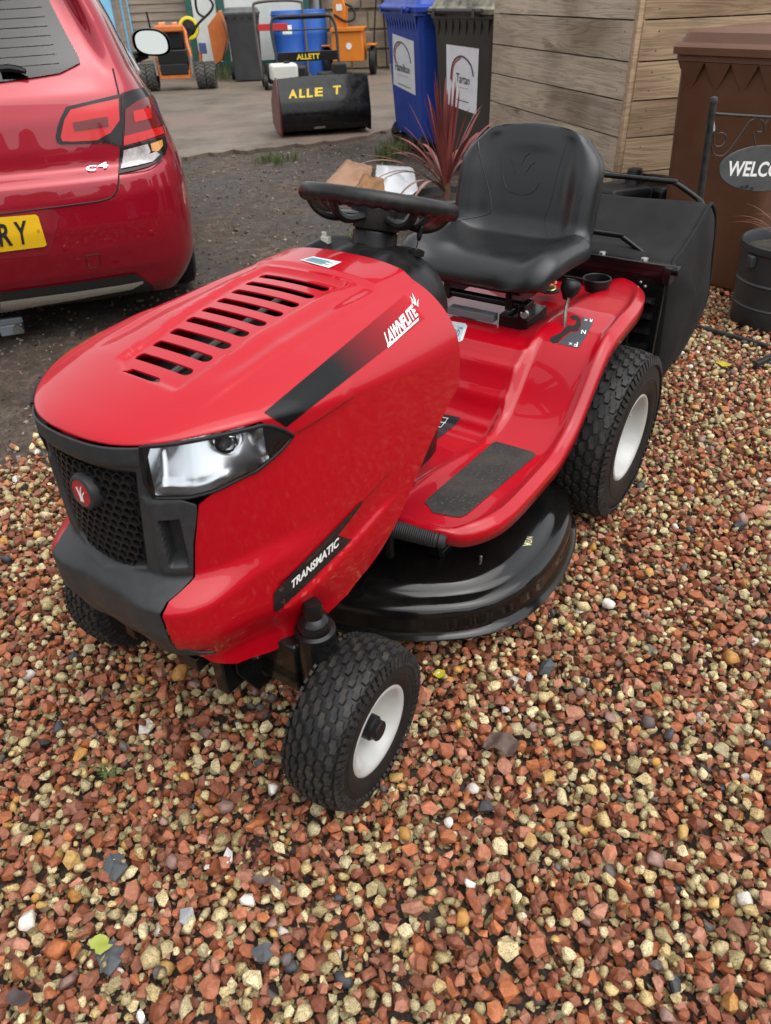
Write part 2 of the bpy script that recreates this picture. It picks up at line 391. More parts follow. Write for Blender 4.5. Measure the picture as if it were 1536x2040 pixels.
def make_stones(name, placed, material, kind='stuff'):
    """placed: list of (x,y,z,r,shape(v,f),rotation matrix,colour,speckle,smooth)"""
    V, Fc, C, S = [], [], [], []; o = 0
    for (x, y, z, r, (v, f), Rm, c, sp_, sm) in placed:
        V.append((v*r)@Rm.T+np.array([x, y, z])); Fc.append(f+o); o += len(v)
        C.append(np.tile(np.append(c, sp_), (len(v), 1))); S.append(np.full(len(f), sm))
    V = np.vstack(V); Fc = np.vstack(Fc); C = np.vstack(C); S = np.concatenate(S)
    me = bpy.data.meshes.new(name); me.vertices.add(len(V)); me.vertices.foreach_set('co', V.ravel().astype('f4'))
    me.loops.add(len(Fc)*3); me.loops.foreach_set('vertex_index', Fc.ravel().astype('i4'))
    me.polygons.add(len(Fc)); me.polygons.foreach_set('loop_start', np.arange(0, len(Fc)*3, 3, dtype='i4'))
    me.update(calc_edges=True); me.polygons.foreach_set('use_smooth', S.astype(bool))
    a = me.attributes.new('col', 'FLOAT_COLOR', 'POINT'); a.data.foreach_set('color', C.ravel().astype('f4'))
    me.materials.append(material); me.validate()
    ob = bpy.data.objects.new(name, me); col.objects.link(ob); ob['kind'] = kind; return ob
sm2 = bpy.data.materials.new('gravel_stone'); sm2.use_nodes = True; t = sm2.node_tree; b = t.nodes['Principled BSDF']; L = t.links.new
tc = nd(t, 'ShaderNodeTexCoord'); at = nd(t, 'ShaderNodeAttribute', attribute_name='col')
na, nb_ = noise(420, 3, .6), noise(130, 6, .65)
ra = ramp(na.outputs[0], [(.36, (.28, .25, .21)), (.50, (1, 1, 1))]); rb_ = ramp(nb_.outputs[0], [(.3, (.62, .60, .58)), (.7, (1.22, 1.2, 1.18))])
ma = nd(t, 'ShaderNodeMix', data_type='RGBA', blend_type='MULTIPLY'); L(at.outputs['Alpha'], ma.inputs[0]); L(at.outputs['Color'], ma.inputs[6]); L(ra.outputs[0], ma.inputs[7])
mb2 = nd(t, 'ShaderNodeMix', data_type='RGBA', blend_type='MULTIPLY'); mb2.inputs[0].default_value = .9; L(ma.outputs[2], mb2.inputs[6]); L(rb_.outputs[0], mb2.inputs[7])
L(mb2.outputs[2], b.inputs['Base Color']); b.inputs['Roughness'].default_value = .62; b.inputs['Specular IOR Level'].default_value = .4
bp = nd(t, 'ShaderNodeBump'); bp.inputs['Strength'].default_value = .45; bp.inputs['Distance'].default_value = .0016; L(nb_.outputs[0], bp.inputs['Height']); L(bp.outputs[0], b.inputs['Normal'])
STONE = sm2
def rotm(tilt):
    a = rng.uniform(0, 2*math.pi); ca, sa = math.cos(a), math.sin(a); tx, ty = rng.normal(0, tilt, 2)
    Rz = np.array([[ca, -sa, 0], [sa, ca, 0], [0, 0, 1]]); Rx = np.array([[1, 0, 0], [0, math.cos(tx), -math.sin(tx)], [0, math.sin(tx), math.cos(tx)]]); Ry = np.array([[math.cos(ty), 0, math.sin(ty)], [0, 1, 0], [-math.sin(ty), 0, math.cos(ty)]])
    return Rz@Rx@Ry
# extent: camera frustum footprint plus a margin; far-left edge dissolves in the earth
def in_bed(x, y):
    edge_y = 1.93 + (x+1.2)*.78 if x < 1.1 else 3.75
    edge_y = min(edge_y, 3.9)
    return edge_y - y
cell = .004; X0, Y0 = -2.1, -.15; NX, NY = int(4.5/cell), int(4.2/cell); H = np.full((NX, NY), -.024, 'f4')
placed = []; ngr = 64000
cand_x = rng.uniform(-1, 1, ngr*5); cand_y = (rng.random(ngr*5)**.92)*3.95-.05
cnt = 0; i_ = 0
# fines between the stones
for _ in range(46000):
    y = (rng.random()**.9)*2.2-.05; x = rng.uniform(-1, 1)*(.62+.62*max(y, 0)+.2)
    if in_bed(x, y) < 0: continue
    r = rng.uniform(.0055, .0105); c = (REDS if rng.random() < .6 else CRMS)[rng.integers(7)]*rng.uniform(.6, 1.0); sh = FIN
    placed.append((x, y, -.020+r*.7*rng.random(), r, sh[rng.integers(len(sh))], rotm(.5), c, .2, False))
while cnt < ngr and i_ < ngr*5-6:
    best = None
    r = float(np.clip(rng.lognormal(math.log(.0132), .28), .007, .025))
    k = max(2, int(r/cell))
    for _ in range(4):
        x, y = cand_x[i_], cand_y[i_]; i_ += 1
        lim = .62+.62*max(y, 0)+.25; x *= lim
        if x > 2.3 or x < -2.0: continue
        e_ = in_bed(x, y)
        if e_ < 0 and rng.random() > math.exp(e_/.10): continue
        ix, iy = int((x-X0)/cell), int((y-Y0)/cell)
        if ix-k < 0 or iy-k < 0 or ix+k+1 >= NX or iy+k+1 >= NY: continue
        p = H[ix-k:ix+k+1:2, iy-k:iy+k+1:2].mean()
        if best is None or p < best[0]: best = (p, x, y, ix, iy)
    if best is None: continue
    p, x, y, ix, iy = best
    u_ = rng.random(); near = y < 1.75
    if u_ < .565: sh = (ANG if near else ANGL); c = REDS[rng.integers(len(REDS))]; spk, smo = .12, False
    elif u_ < .955: sh = (RND if near else RNDL); c = CRMS[rng.integers(len(CRMS))]; spk, smo = .8, rng.random() < .45; r *= .90
    else: sh = (RND if near else RNDL); c = OTH[rng.integers(len(OTH))]; spk, smo = .2, u_ > .965; r *= 1.1
    c = c*rng.uniform(.78, 1.14)
    v, f = sh[rng.integers(len(sh))]; Rm = rotm(.38)
    th = r*.62; sub = H[ix-k:ix+k+1, iy-k:iy+k+1]
    zc = float(np.percentile(sub[::2, ::2], 70)) + th*.55
    if zc > .020: continue
    placed.append((x, y, zc, r, (v, f), Rm, c, spk, smo)); cnt += 1
    g = np.arange(-k, k+1)*cell; d2 = (g[:, None]**2+g[None, :]**2)/(r*r)
    top = zc+th*np.sqrt(np.clip(1-d2*.9, 0, 1))*.9
    m_ = d2 < .95; sub[m_] = np.maximum(sub[m_], top[m_])
gravel = make_stones('gravel', placed, STONE)
tag(gravel, 'loose bed of red and cream crushed stone gravel', 'gravel', kind='stuff')
print('gravel', len(placed), len(gravel.data.polygons))
# pebbles trodden in the earth
placed = []
DIRT = [srgb(c) for c in ((120, 108, 96), (98, 88, 78), (140, 126, 112), (84, 74, 66), (128, 92, 78), (150, 140, 124), (70, 64, 60))]
for _ in range(13000):
    y = 1.4+ (rng.random()**1.3)*7.0; x = rng.uniform(-3.2, 1.4)
    if in_bed(x, y) > .05 or (x < -1.0 and y < 1.9 and False): continue
    r = float(np.clip(rng.lognormal(math.log(.0085), .45), .003, .032)); sh = ANGL
    placed.append((x, y, -.028+float(lumps(np.array(x), np.array(y)))+r*.12, r, sh[rng.integers(len(sh))], rotm(.3), DIRT[rng.integers(len(DIRT))]*rng.uniform(.6, 1.1), .3, False))
tag(make_stones('pebbles', placed, STONE), 'small grey stones trodden into the bare earth of the yard', 'pebbles', kind='stuff')

# unseen tree line added behind the viewer for dark reflections in paintwork and glass
wb = MB(); G = []; NA = 150; rw = np.random.default_rng(3)
for (rr_, zz_) in ((10.5, -.1), (10.8, 1.2), (11.4, 2.4), (12.2, 3.4), (13.5, 3.9)):
    row = []
    for i in range(NA+1):
        a = R(-190+200*i/NA); n_ = rw.normal(0, .22); row.append(((rr_+n_)*math.cos(a), (rr_+n_)*math.sin(a), zz_*(.72+.28*math.sin(i*.31)+.16*math.sin(i*1.3))+(n_ if zz_ > 0 else 0)))
    G.append(row)
wb.grid(G); tag(wb.build('reflected_tree_line', mat('dark_foliage', (.030, .045, .018), .9, c2=(.06, .07, .03), nscale=2.5, bump=1., bscale=5, bdist=.2), None, smooth=0), kind='structure')
# ================================================================== RIDE-ON MOWER  (x forward, y left, z up)
MW = empty('ride_on_mower', (.3303, 2.0280, 0), R(-126), 'red ride-on lawn mower with black seat, parked on the gravel', 'lawn mower')
OUT = [(1.354, 0), (1.351, .045), (1.340, .09), (1.316, .132), (1.277, .171), (1.220, .209), (1.15, .237), (1.05, .252), (.90, .260), (.70, .264)]
_oc = cr(OUT, 240); _ol = np.concatenate([[0], np.cumsum(np.linalg.norm(np.diff(_oc, axis=0), axis=1))]); OLEN = _ol[-1]
def outl(q):
    a = min(abs(q), 1.)*OLEN; u = float(np.interp(a, _ol, _oc[:, 0])); v = float(np.interp(a, _ol, _oc[:, 1]))
    return u, v if q >= 0 else -v
def outn(q):
    e = .004; a = outl(max(-1, q-e)); b = outl(min(1, q+e)); t = Vector((b[0]-a[0], b[1]-a[1])).normalized()
    n = Vector((t.y, -t.x));
    return n if n.dot(Vector((outl(q)[0]-1.0, outl(q)[1]))) > 0 else -n
_qu = _oc[::-1, 0]; _ql = (_ol/OLEN)[::-1]
def q_of_u(u): return float(np.interp(u, _qu, _ql))
ZL = .775
def zlip(u): return ZL - .006*sstep(1.25, 1.36, u) - .075*min(1, max(0, (1.19-u)/.49))
def side_off(u, z):
    o = .004*math.sin(math.pi*min(1, max(0, (z-.36)/.42)))
    fr_ = sstep(1.05, 1.25, u)
    crz = .515 + .03*sstep(1.32, 1.18, u)
    o += (.013*fr_+.034*sstep(1.23, 1.325, u))*sstep(crz+.026, crz-.018, z)                      # bumper flare under the crease
    o -= (.030*fr_+.012)*sstep(.46, .34, z)**1.3                      # tucks in at the bottom
    # long scoop under the stripe
    if u < 1.2:
        zg = .735 + (1.15-u)*.10; fade = sstep(.74, .80, u)*sstep(1.19, 1.12, u)
        o += .006*fade*sstep(zg-.002, zg+.006, z)
        # lower flute around the badge panel
        zb = .452 + (1.22-u)*.28
        fb = sstep(.90, .97, u)*sstep(1.25, 1.21, u)
        o -= .007*fb*sstep(zb+.034, zb+.026, z)*sstep(zb-.034, zb-.026, z)
    return o
VOFF = .020
def side(q, z, extra=0.):
    u, v = outl(q); n = outn(q); o = side_off(u, z)+extra
    return Vector((u+n.x*o, v+n.y*o+VOFF, z))
ZC = [(.60, .852), (.70, .851), (.9, .846), (1.05, .836), (1.2, .816), (1.3, .797), (1.385, .785)]
def ztop(u, v):
    z = interp(u, ZC) - .32*v*v
    # recessed vent field
    hw = .094 if v > 0 else .100-.048*sstep(.80, 1.24, u)
    uf = 1.222 - .10*max(0, -(v+.02))/.08*.5
    m = sstep(hw+.006, hw-.004, abs(v))*sstep(uf+.010, uf-.006, u)*sstep(.812, .822, u)
    z -= .008*m
    # channel on both flanks of the vents
    ch = math.exp(-((abs(v)-.128)/.014)**2)*sstep(.76, .84, u)*sstep(1.20, 1.12, u)
    z -= .004*ch
    # rear raised plate with soft step
    z -= .004*sstep(.150, .162, abs(v))*sstep(1.26, 1.18, u)
    z += .004*sstep(.800, .792, u)*sstep(.15, .14, abs(v))
    return z
def topz(u, v, r, zl):
    p = 3.7+.6*sstep(.9, 1.15, u)-.6*sstep(1.2, 1.36, u)
    k = max(0., 1-r**p)**(1/2.0)
    return zl + (ztop(u, v)-zl)*k
UF = [(.352, 1.225), (.362, 1.275), (.385, 1.307), (.43, 1.326), (.50, 1.328), (.515, 1.324), (.535, 1.302), (.60, 1.294), (.665, 1.282), (.682, 1.262), (.690, 1.238), (.70, 1.205), (.72, 1.168), (.735, 1.148), (.75, 1.158), (.765, 1.178), (.775, 1.19)]
UR = [(.352, 1.05), (.38, .985), (.40, .957), (.435, .92), (.5, .86), (.557, .805), (.61, .745), (.64, .712), (.67, .698), (.70, .696), (.775, .70)]
hood = MB(); NC = 70
zr = list(np.linspace(.352, .66, 56))+list(np.linspace(.664, ZL, 42))
for sgn in (1, -1):
    G = []
    for z in zr:
        qa, qb = q_of_u(interp(z, UF)), q_of_u(interp(z, UR))
        row = []
        for k in range(NC+1):
            q = qa+(qb-qa)*k/NC; uq = outl(q)[0]; zz = z if z < .62 else .62+(z-.62)*(zlip(uq)-.62)/(ZL-.62)
            zz -= .050*sstep(.48, .352, z)*sstep(1.02, 1.24, uq)
            row.append(side(sgn*q, zz))
        G.append(row)
    hood.grid(G, flip=(sgn < 0))
qa = q_of_u(1.19); qs = [qa+(1-qa)*k/NC for k in range(NC+1)]
qn = list(np.linspace(-qa, qa, 63))[1:-1]
QS = [-q for q in reversed(qs)]+qn+qs
NR = 64; G = []
for i in range(NR+1):
    t = i/NR; r = math.sin((1-t)*math.pi/2) if t < 1 else 0.
    row = []
    for q in QS:
        p0 = side(q, zlip(outl(q)[0])); uo, vo = p0.x, p0.y-VOFF
        us = uo if uo < 1.08 else 1.08+.10*(1-math.exp(-(uo-1.08)/.10))
        u = us+(uo-us)*r; v = vo*r
        row.append(Vector((u, v+VOFF, topz(u, v, r, p0.z))))
    G.append(row)
hood.grid(G)
ho = hood.build('hood', RED, MW, smooth=0)
bm = bmesh.new(); bm.from_mesh(ho.data); bmesh.ops.remove_doubles(bm, verts=bm.verts, dist=.0004); bmesh.ops.recalc_face_normals(bm, faces=bm.faces)
bm.to_mesh(ho.data); bm.free()
sm = ho.modifiers.new('s', 'SOLIDIFY'); sm.thickness = .003; sm.offset = -1
cut = MB()
for k in range(10):
    u = .846+.0415*k; wv = .0098
    va, vb = -.084+.0052*k, .078
    if k == 9: va, vb = -.022, .050
    pts = []
    for a in np.linspace(-90, 90, 9): pts.append((u+wv*math.sin(R(-a)), VOFF+vb-wv+wv*math.cos(R(a))))
    for a in np.linspace(90, 270, 9): pts.append((u+wv*math.sin(R(-a)), VOFF+va+wv*.5+wv*.5*math.cos(R(a))))
    cut.prism(pts, .70, .95)
co = cut.build('cutter', RED, MW, smooth=0)
bo = ho.modifiers.new('b', 'BOOLEAN'); bo.operation = 'DIFFERENCE'; bo.object = co; bo.solver = 'EXACT'
baked(ho); bpy.data.objects.remove(co)
ho.data.polygons.foreach_set('use_smooth', [True]*len(ho.data.polygons)); ho.data.set_sharp_from_angle(angle=R(38))

# under-hood cavity: dark engine block, air cleaner and a bare rod seen through the vents
e = MB(); e.box((1.0, 0, .56), (.44, .34, .30)).box((1.02, .02, .735), (.30, .20, .05)); e.lathe([(0, .07), (.085, .07), (.09, .05), (.09, 0)], Matrix.Translation((.98, -.02, .70)), 24)
eng = e.build('engine', DARK, MW, bevel=.01)
MB().tube([(.82, -.035, .795), (1.18, -.005, .760)], .006, 8).build('choke_rod', mat('dull_rod', (.12, .11, .10), .5), MW)

# ---------------------------------------------------------------- nose, grille, bumper
UP = [(.36, 1.235), (.375, 1.28), (.40, 1.312), (.43, 1.328), (.50, 1.330), (.515, 1.326), (.535, 1.304), (.60, 1.296), (.655, 1.285), (.668, 1.284), (.680, 1.298), (.688, 1.321), (.70, 1.326), (.74, 1.322), (.770, 1.314)]
def nose_off(q, z):
    u, v = outl(q); a = abs(v); o = .002
    o += .006*sstep(.722, .738, z)*sstep(.785, .765, z)*sstep(.15, .06, a)                         # brow
    o += .005*sstep(.105, .118, a)*sstep(.69, .675, z)*sstep(.53, .55, z)       # block under the lamps
    hwz = .082+.022*(z-.55)/.18
    g = sstep(hwz+.006, hwz-.002, a)*sstep(.548-.02*(1-a/.1), .556-.02*(1-a/.1), z)*sstep(.728, .720, z)
    o -= .014*g
    hwz2 = hwz+.012
    o -= .003*sstep(hwz2+.006, hwz2-.004, a)*sstep(.530, .540, z)*sstep(.742, .734, z)
    h = sstep(.122, .126, a)*sstep(.146, .142, a)*sstep(.558, .564, z)*sstep(.648, .642, z)
    o -= .034*h
    b = sstep(.542, .500, z)
    o += b*(.024+.024*sstep(.03, .12, a))
    o -= .022*sstep(.455, .375, z)*1.0
    o -= .012*sstep(.40, .36, z)
    pl = sstep(.115, .105, a)*sstep(.445, .438, z)*sstep(.385, .392, z)
    o -= .003*pl
    return o
nz = MB(); G = []
for z in np.linspace(.388, .768, 150):
    qm = q_of_u(interp(z, UP)); G.append([side(q, z, nose_off(q, z)-side_off(outl(q)[0], z)) for q in np.linspace(-qm, qm, 170)])
nz.grid(G)
nose = nz.build('grille_surround', NOSEPL, MW, smooth=0); nose.data.polygons.foreach_set('use_smooth', [True]*len(nose.data.polygons)); nose.data.set_sharp_from_angle(angle=R(55))
s_ = nose.modifiers.new('s', 'SOLIDIFY'); s_.thickness = .003; s_.offset = -1
# honeycomb insert
hx = MB(); Rh = .0098; w_ = Rh*math.sqrt(3)
def nq(v):   # arc param from lateral position on the nose
    return float(np.interp(abs(v), _oc[:100, 1], _ol[:100]/OLEN))*(1 if v >= 0 else -1)
for r_ in range(-2, 14):
    for c_ in range(-8, 9):
        v0 = c_*w_+(r_ % 2)*w_/2; z0 = .548+r_*Rh*1.5
        hw = .082+.022*(z0-.55)/.18
        if abs(v0) > hw-.004 or z0 > .722 or z0 < .556-.02*(1-abs(v0)/.1): continue
        ro, ri = [], []
        for k in range(6):
            a = R(60*k+30)
            for L_, rr, off in ((ro, Rh*1.01, -.004), (ri, Rh*.76, -.004), (ri, Rh*.70, -.012)):
                vv, zz = v0+rr*math.cos(a), z0+rr*math.sin(a); L_.append(side(nq(vv), zz, off-side_off(outl(nq(vv))[0], zz)))
        o = len(hx.v); hx.v += [tuple(p) for p in ro]+[tuple(p) for p in ri]
        for k in range(6):
            k2 = (k+1) % 6
            hx.f.append((o+k, o+k2, o+6+2*k2, o+6+2*k)); hx.f.append((o+6+2*k, o+6+2*k2, o+7+2*k2, o+7+2*k)); hx.m += [0, 0]
hx.build('honeycomb', BLKPL, nose, smooth=0)
bk = MB(); bk.grid([[side(nq(v), z, -.013-side_off(outl(nq(v))[0], z)) for v in np.linspace(-.1, .1, 20)] for z in (.535, .6, .66, .73)])
bk.build('grille_backing', DARK, nose)
# emblem
em = Vector((1.372, .0, .668)); Me = Maxis((1.343, VOFF, .668), (1, 0, .06), (0, 1, 0))
MB().lathe([(0.001, -.010), (.030, -.010), (.030, .010), (.027, .017), (.0225, .019), (.0215, .0175), (.001, .0175)], Me, 40).build('emblem_boss', NOSEPL, MW)
MB().lathe([(.0212, .0178), (.0005, .0182)], Me, 32).build('emblem_disc', mat('emblem_red', (.42, .006, .012), .2, coat=1.), MW)
def blades(M, s, h, mt, name, parent, th=.0008, base=False):
    g = MB()
    for pts, w0 in (([(-.18, -1), (-.20, -.2), (-.55, .62)], .16), ([(.0, -1), (.02, .0), (.45, 1.0)], .17), ([(.18, -1), (.22, -.3), (.80, .42)], .16)):
        c_ = cr(pts, 9); n = len(c_); L_, Rr = [], []
        for i, p in enumerate(c_):
            t = c_[min(i+1, n-1)]-c_[max(i-1, 0)]; t = t/np.linalg.norm(t); nn = np.array([-t[1], t[0]]); ww = w0*(.55+.6*math.sin(math.pi*min(1, i/(n-1)*.9+.1)))*(1 if i < n-1 else .02)*.8
            L_.append(p+nn*ww/2); Rr.append(p-nn*ww/2)
        G = [[M @ Vector((a[0]*s, a[1]*s, h)), M @ Vector((b[0]*s, b[1]*s, h))] for a, b in zip(L_, Rr)]
        g.grid(G)
    o = g.build(name, mt, parent, smooth=0)
    sd = o.modifiers.new('s', 'SOLIDIFY'); sd.thickness = th; sd.offset = 1
    return o
Mb = Maxis((1.343, VOFF, .668), (1, 0, .06), (0, 1, 0)) @ Matrix.Rotation(0, 4, 'Z')
blades(Mb @ Matrix.Scale(1, 4), .0145, .0186, WHITE, 'emblem_blades', MW)

# ---------------------------------------------------------------- headlights
HB = [(1.148, .736), (1.168, .722), (1.205, .7025), (1.238, .6925), (1.262, .684), (1.29, .681), (1.326, .687)]
HT = [(1.148, .738), (1.158, .750), (1.178, .7655), (1.19, .770), (1.25, .7712), (1.318, .770)]
for sgn in (1, -1):
    hl = bpy.data.objects.new('headlight', None); col.objects.link(hl); hl.parent = MW; hl.empty_display_size = .05
    us = np.linspace(1.322, 1.149, 34)
    def hp(u, t, ex):
        q = q_of_u(u); zb, zt = interp(u, HB), interp(u, HT); z = zb+(zt-zb)*t
        return side(sgn*q, z, ex-side_off(outl(q)[0], z)*(0 if z > .70 else 1))
    MB().grid([[hp(u, t, .0045) for t in np.linspace(0, 1, 14)] for u in us]).build('lens', LENS, hl, smooth=60)
    rf = MB(); G = []
    for i, u in enumerate(np.linspace(1.321, 1.186, 30)):
        s1 = i/29
        G.append([hp(u, .015+.97*t, -.001-(.050+.010*math.cos(s1*9.0))*min(1, (1-t)/.10+.25)*t**.75*min(1, s1/.06+.2)*min(1, (1-s1)/.10+.15)) for t in np.linspace(0, 1, 16)])
    rf.grid(G); rf.build('reflector', REFL, hl, smooth=60)
    MB().grid([[hp(u, .04+.92*t, -.003) for t in np.linspace(0, 1, 8)] for u in np.linspace(1.188, 1.152, 10)]).build('lamp_mask', BLKPL, hl, smooth=60)
    ring = [hp(u, 0, .003) for u in us]+[hp(us[-1], .5, .003)]+[hp(u, 1, .003) for u in us[::-1]]+[hp(1.324, .66, .003), hp(1.325, .33, .003)]
    MB().tube(ring, .0032, 8, closed=True).build('bezel', BLKPL, hl)
    bc = hp(1.235, .66, -.024); n_ = Vector((1, sgn*.5, .0)).normalized()
    MB().lathe([(.001, .016), (.006, .013), (.0085, .004), (.0085, -.02)], Maxis(bc, n_), 16).build('bulb', mat('bulb_grey', (.10, .10, .11), .2), hl)
    MB().lathe([(.013, .001), (.016, .006), (.019, .002), (.019, -.015)], Maxis(bc, n_), 24).build('bulb_shroud', CHROME, hl)
# small clear-red reflectors low on the right side of the nose
# ---------------------------------------------------------------- dash panel and column
sec = [(0, .838), (.06, .842), (.110, .836), (.152, .816), (.182, .784), (.196, .740), (.192, .69), (.182, .60), (.18, .50), (.17, .38)]
S2 = [(-a, b) for a, b in reversed(sec[1:])]+sec
da = MB(); G = []
for u, k, dz in ((.545, .80, -.05), (.550, .86, -.02), (.562, .90, -.006), (.60, .945, .004), (.64, .965, .006), (.70, .975, .002), (.78, .965, -.004)):
    c_ = cr(S2, 70)
    G.append([(u+max(0, .60-z)*.55*sstep(.60, .70, u), v*k, (z+dz*sstep(.55, .8, z)) + .006*math.cos(v*70)*sstep(.80, .83, z)*sstep(.18, .1, abs(v))) for v, z in c_])
da.grid(G); G0 = G[0]; da.add([(.545, 0, .6)]+[p for p in G0], [(0, i+1, i+2) for i in range(len(G0)-1)])
dash = da.build('dash_panel', BLKPL, MW, smooth=60)
cu = Vector((.545, 0, .915)); ax = Vector((-.305, 0, 1)).normalized()
MB().lathe([(.047, -.155), (.047, -.062), (.043, -.055), (.03, -.05), (.03, -.01), (.001, -.01)], Maxis(cu, ax), 28).build('steering_column', BLKPL, MW)
MB().lathe([(.075, -.175), (.066, -.150), (.050, -.142)], Maxis(cu, ax), 28).build('column_boot', BLKPL, MW)
sw = bpy.data.objects.new('steering_wheel', None); col.objects.link(sw); sw.parent = MW; sw.empty_display_size = .05
Msw = Maxis(cu, ax, (1, 0, 0))
rim_ = MB(); G = []; NT = 144
for i in range(NT):
    a = 2*math.pi*i/NT; row = []
    for k in range(14):
        b = 2*math.pi*k/14; rr = .0150
        low = max(0, -math.sin(b))
        rr *= 1+.26*low*(.5+.5*math.cos(a*36))*(1 if (math.degrees(a) % 60) > 7 else .2)
        row.append(Msw @ Vector(((.150+rr*math.cos(b))*math.cos(a), (.150+rr*math.cos(b))*math.sin(a), rr*math.sin(b)*1.02)))
    G.append(row)
rim_.grid(G, closed_i=True, closed_j=True); rim_.build('wheel_rim', WHEELPL, sw, smooth=60)
sp = MB()
for a0 in (90, 210, 330):
    for d0 in (-17, 17):
        a = R(a0+d0*1.0); p = [Msw @ Vector((.040*math.cos(R(a0+d0*2)), .040*math.sin(R(a0+d0*2)), -.030)), Msw @ Vector((.09*math.cos(R(a0+d0*1.5)), .09*math.sin(R(a0+d0*1.5)), -.042)), Msw @ Vector((.125*math.cos(R(a0+d0*1.45)), .125*math.sin(R(a0+d0*1.45)), -.032)), Msw @ Vector((.148*math.cos(R(a0+d0*1.6)), .148*math.sin(R(a0+d0*1.6)), -.006))]
        o = MB().tube(cr(p, 14), [.0085]*14, 8).build('spoke', WHEELPL, sw)
        o.data.transform(Matrix.Identity(4))
    p = [Msw @ Vector((.045*math.cos(R(a0)), .045*math.sin(R(a0)), -.03)), Msw @ Vector((.11*math.cos(R(a0)), .11*math.sin(R(a0)), -.034)), Msw @ Vector((.146*math.cos(R(a0)), .146*math.sin(R(a0)), -.006))]
    c_ = cr(p, 10); side_ = (Msw.to_3x3() @ Vector((-math.sin(R(a0)), math.cos(R(a0)), 0)))
    mb = MB(); mb.grid([[Vector(q)-side_*(.020+.024*i/9), Vector(q)+Vector((0, 0, .003)), Vector(q)+side_*(.020+.024*i/9)] for i, q in enumerate(c_)])
    o = mb.build('spoke_web', mat('spoke_grey', (.035, .037, .042), .35), sw); s2 = o.modifiers.new('s', 'SOLIDIFY'); s2.thickness = .005
MB().lathe([(.001, .004), (.040, .003), (.052, -.004), (.056, -.02), (.048, -.055)], Msw, 32).build('wheel_hub', WHEELPL, sw)
# ignition key and white clip
kp = Vector((.572, .105, .834))
MB().lathe([(.018, -.005), (.018, .004), (.012, .006), (.001, .006)], Maxis(kp, (-.2, .1, 1)), 20).build('ignition_switch', BLKPL, MW)
kM = Maxis(kp+Vector((0, 0, .004)), (-.10, .22, 1), (.8, .6, 0))
MB().box((0, 0, .012), (.008, .002, .026), M=None).build('key_blade', STEEL, MW).data.transform(kM)
k_ = MB().prism([(-.010, .0), (.010, 0), (.019, .010), (.017, .030), (.010, .036), (-.010, .036), (-.017, .030), (-.019, .010)], -.0035, .0035, kM @ Matrix.Translation((0, 0, .022)) @ Matrix.Rotation(R(90), 4, 'X')).build('key_head', BLKPL, MW, bevel=.0015)
MB().box((.64, -.070, .850), (.012, .020, .018)).box((.64, -.073, .862), (.006, .012, .012)).build('white_clip', mat('cream_plastic', (.68, .66, .58), .4), MW, bevel=.002)

# ---------------------------------------------------------------- seat
spn = cr([(.146, .646), (.138, .664), (.100, .674), (.02, .674), (-.06, .670), (-.108, .680), (-.138, .716), (-.152, .768), (-.166, .830), (-.182, .895), (-.197, .940)], 44)
SL = np.concatenate([[0], np.cumsum(np.linalg.norm(np.diff(spn, axis=0), axis=1))]); SL /= SL[-1]
st = MB(); G = []
def seat_ring(i, shrink=1., ext=0.):
    p = spn[i]; tg = spn[min(i+1, 43)]-spn[max(i-1, 0)]; tg = tg/np.linalg.norm(tg); nr = np.array([-tg[1], tg[0]])
    if nr[1] < 0 and SL[i] < .4: nr = -nr
    if nr[0] < 0 and SL[i] >= .4: nr = -nr
    s = SL[i]; back = sstep(.42, .58, s); hw = .232-.022*back-.006*sstep(.7, 1.0, s)-.010*sstep(.10, 0, s)
    hw -= .046*max(0, (s-.84)/.16)**2.6 + .016*max(0, (.07-s)/.07)**2
    th = .026-.004*back; row = []
    for k in range(44):
        a = 2*math.pi*k/44; ca, sa = math.cos(a), math.sin(a)
        v = hw*math.copysign(abs(ca)**.62, ca); t = abs(v)/hw
        if sa >= 0:
            bol = .038*sstep(.50, .84, t)*(1-.55*sstep(.10, .0, s)) * (1-.40*sstep(.80, 1., s))
            h = th*abs(sa)**.55 + bol*abs(sa)**.4 - .004*sstep(.46, .40, t)*sstep(.15, .25, s)*sstep(.96, .9, s) - .004*math.exp(-((t-.50)/.05)**2)
        else:
            h = -th*abs(sa)**.55*(1.0+.5*back) + .010*sstep(.6, 1, t)
        v *= shrink; h *= shrink
        q = p+nr*h+tg*ext
        if back > .5: q = q - np.array([0, .020*t**2.5*sstep(.75, 1, s)])
        row.append((q[0], v, q[1]))
    return row
for sh, ex in ((.05, -.017), (.5, -.0165), (.80, -.013), (.94, -.007)): G.append(seat_ring(0, sh, ex))
for i in range(44): G.append(seat_ring(i))
for sh, ex in ((.965, .010), (.88, .018), (.6, .0225), (.05, .023)): G.append(seat_ring(43, sh, ex))
st.grid(G, closed_j=True)
seat = st.build('seat', SEATM, MW, smooth=0, sub=1); seat.data.polygons.foreach_set('use_smooth', [True]*len(seat.data.polygons))
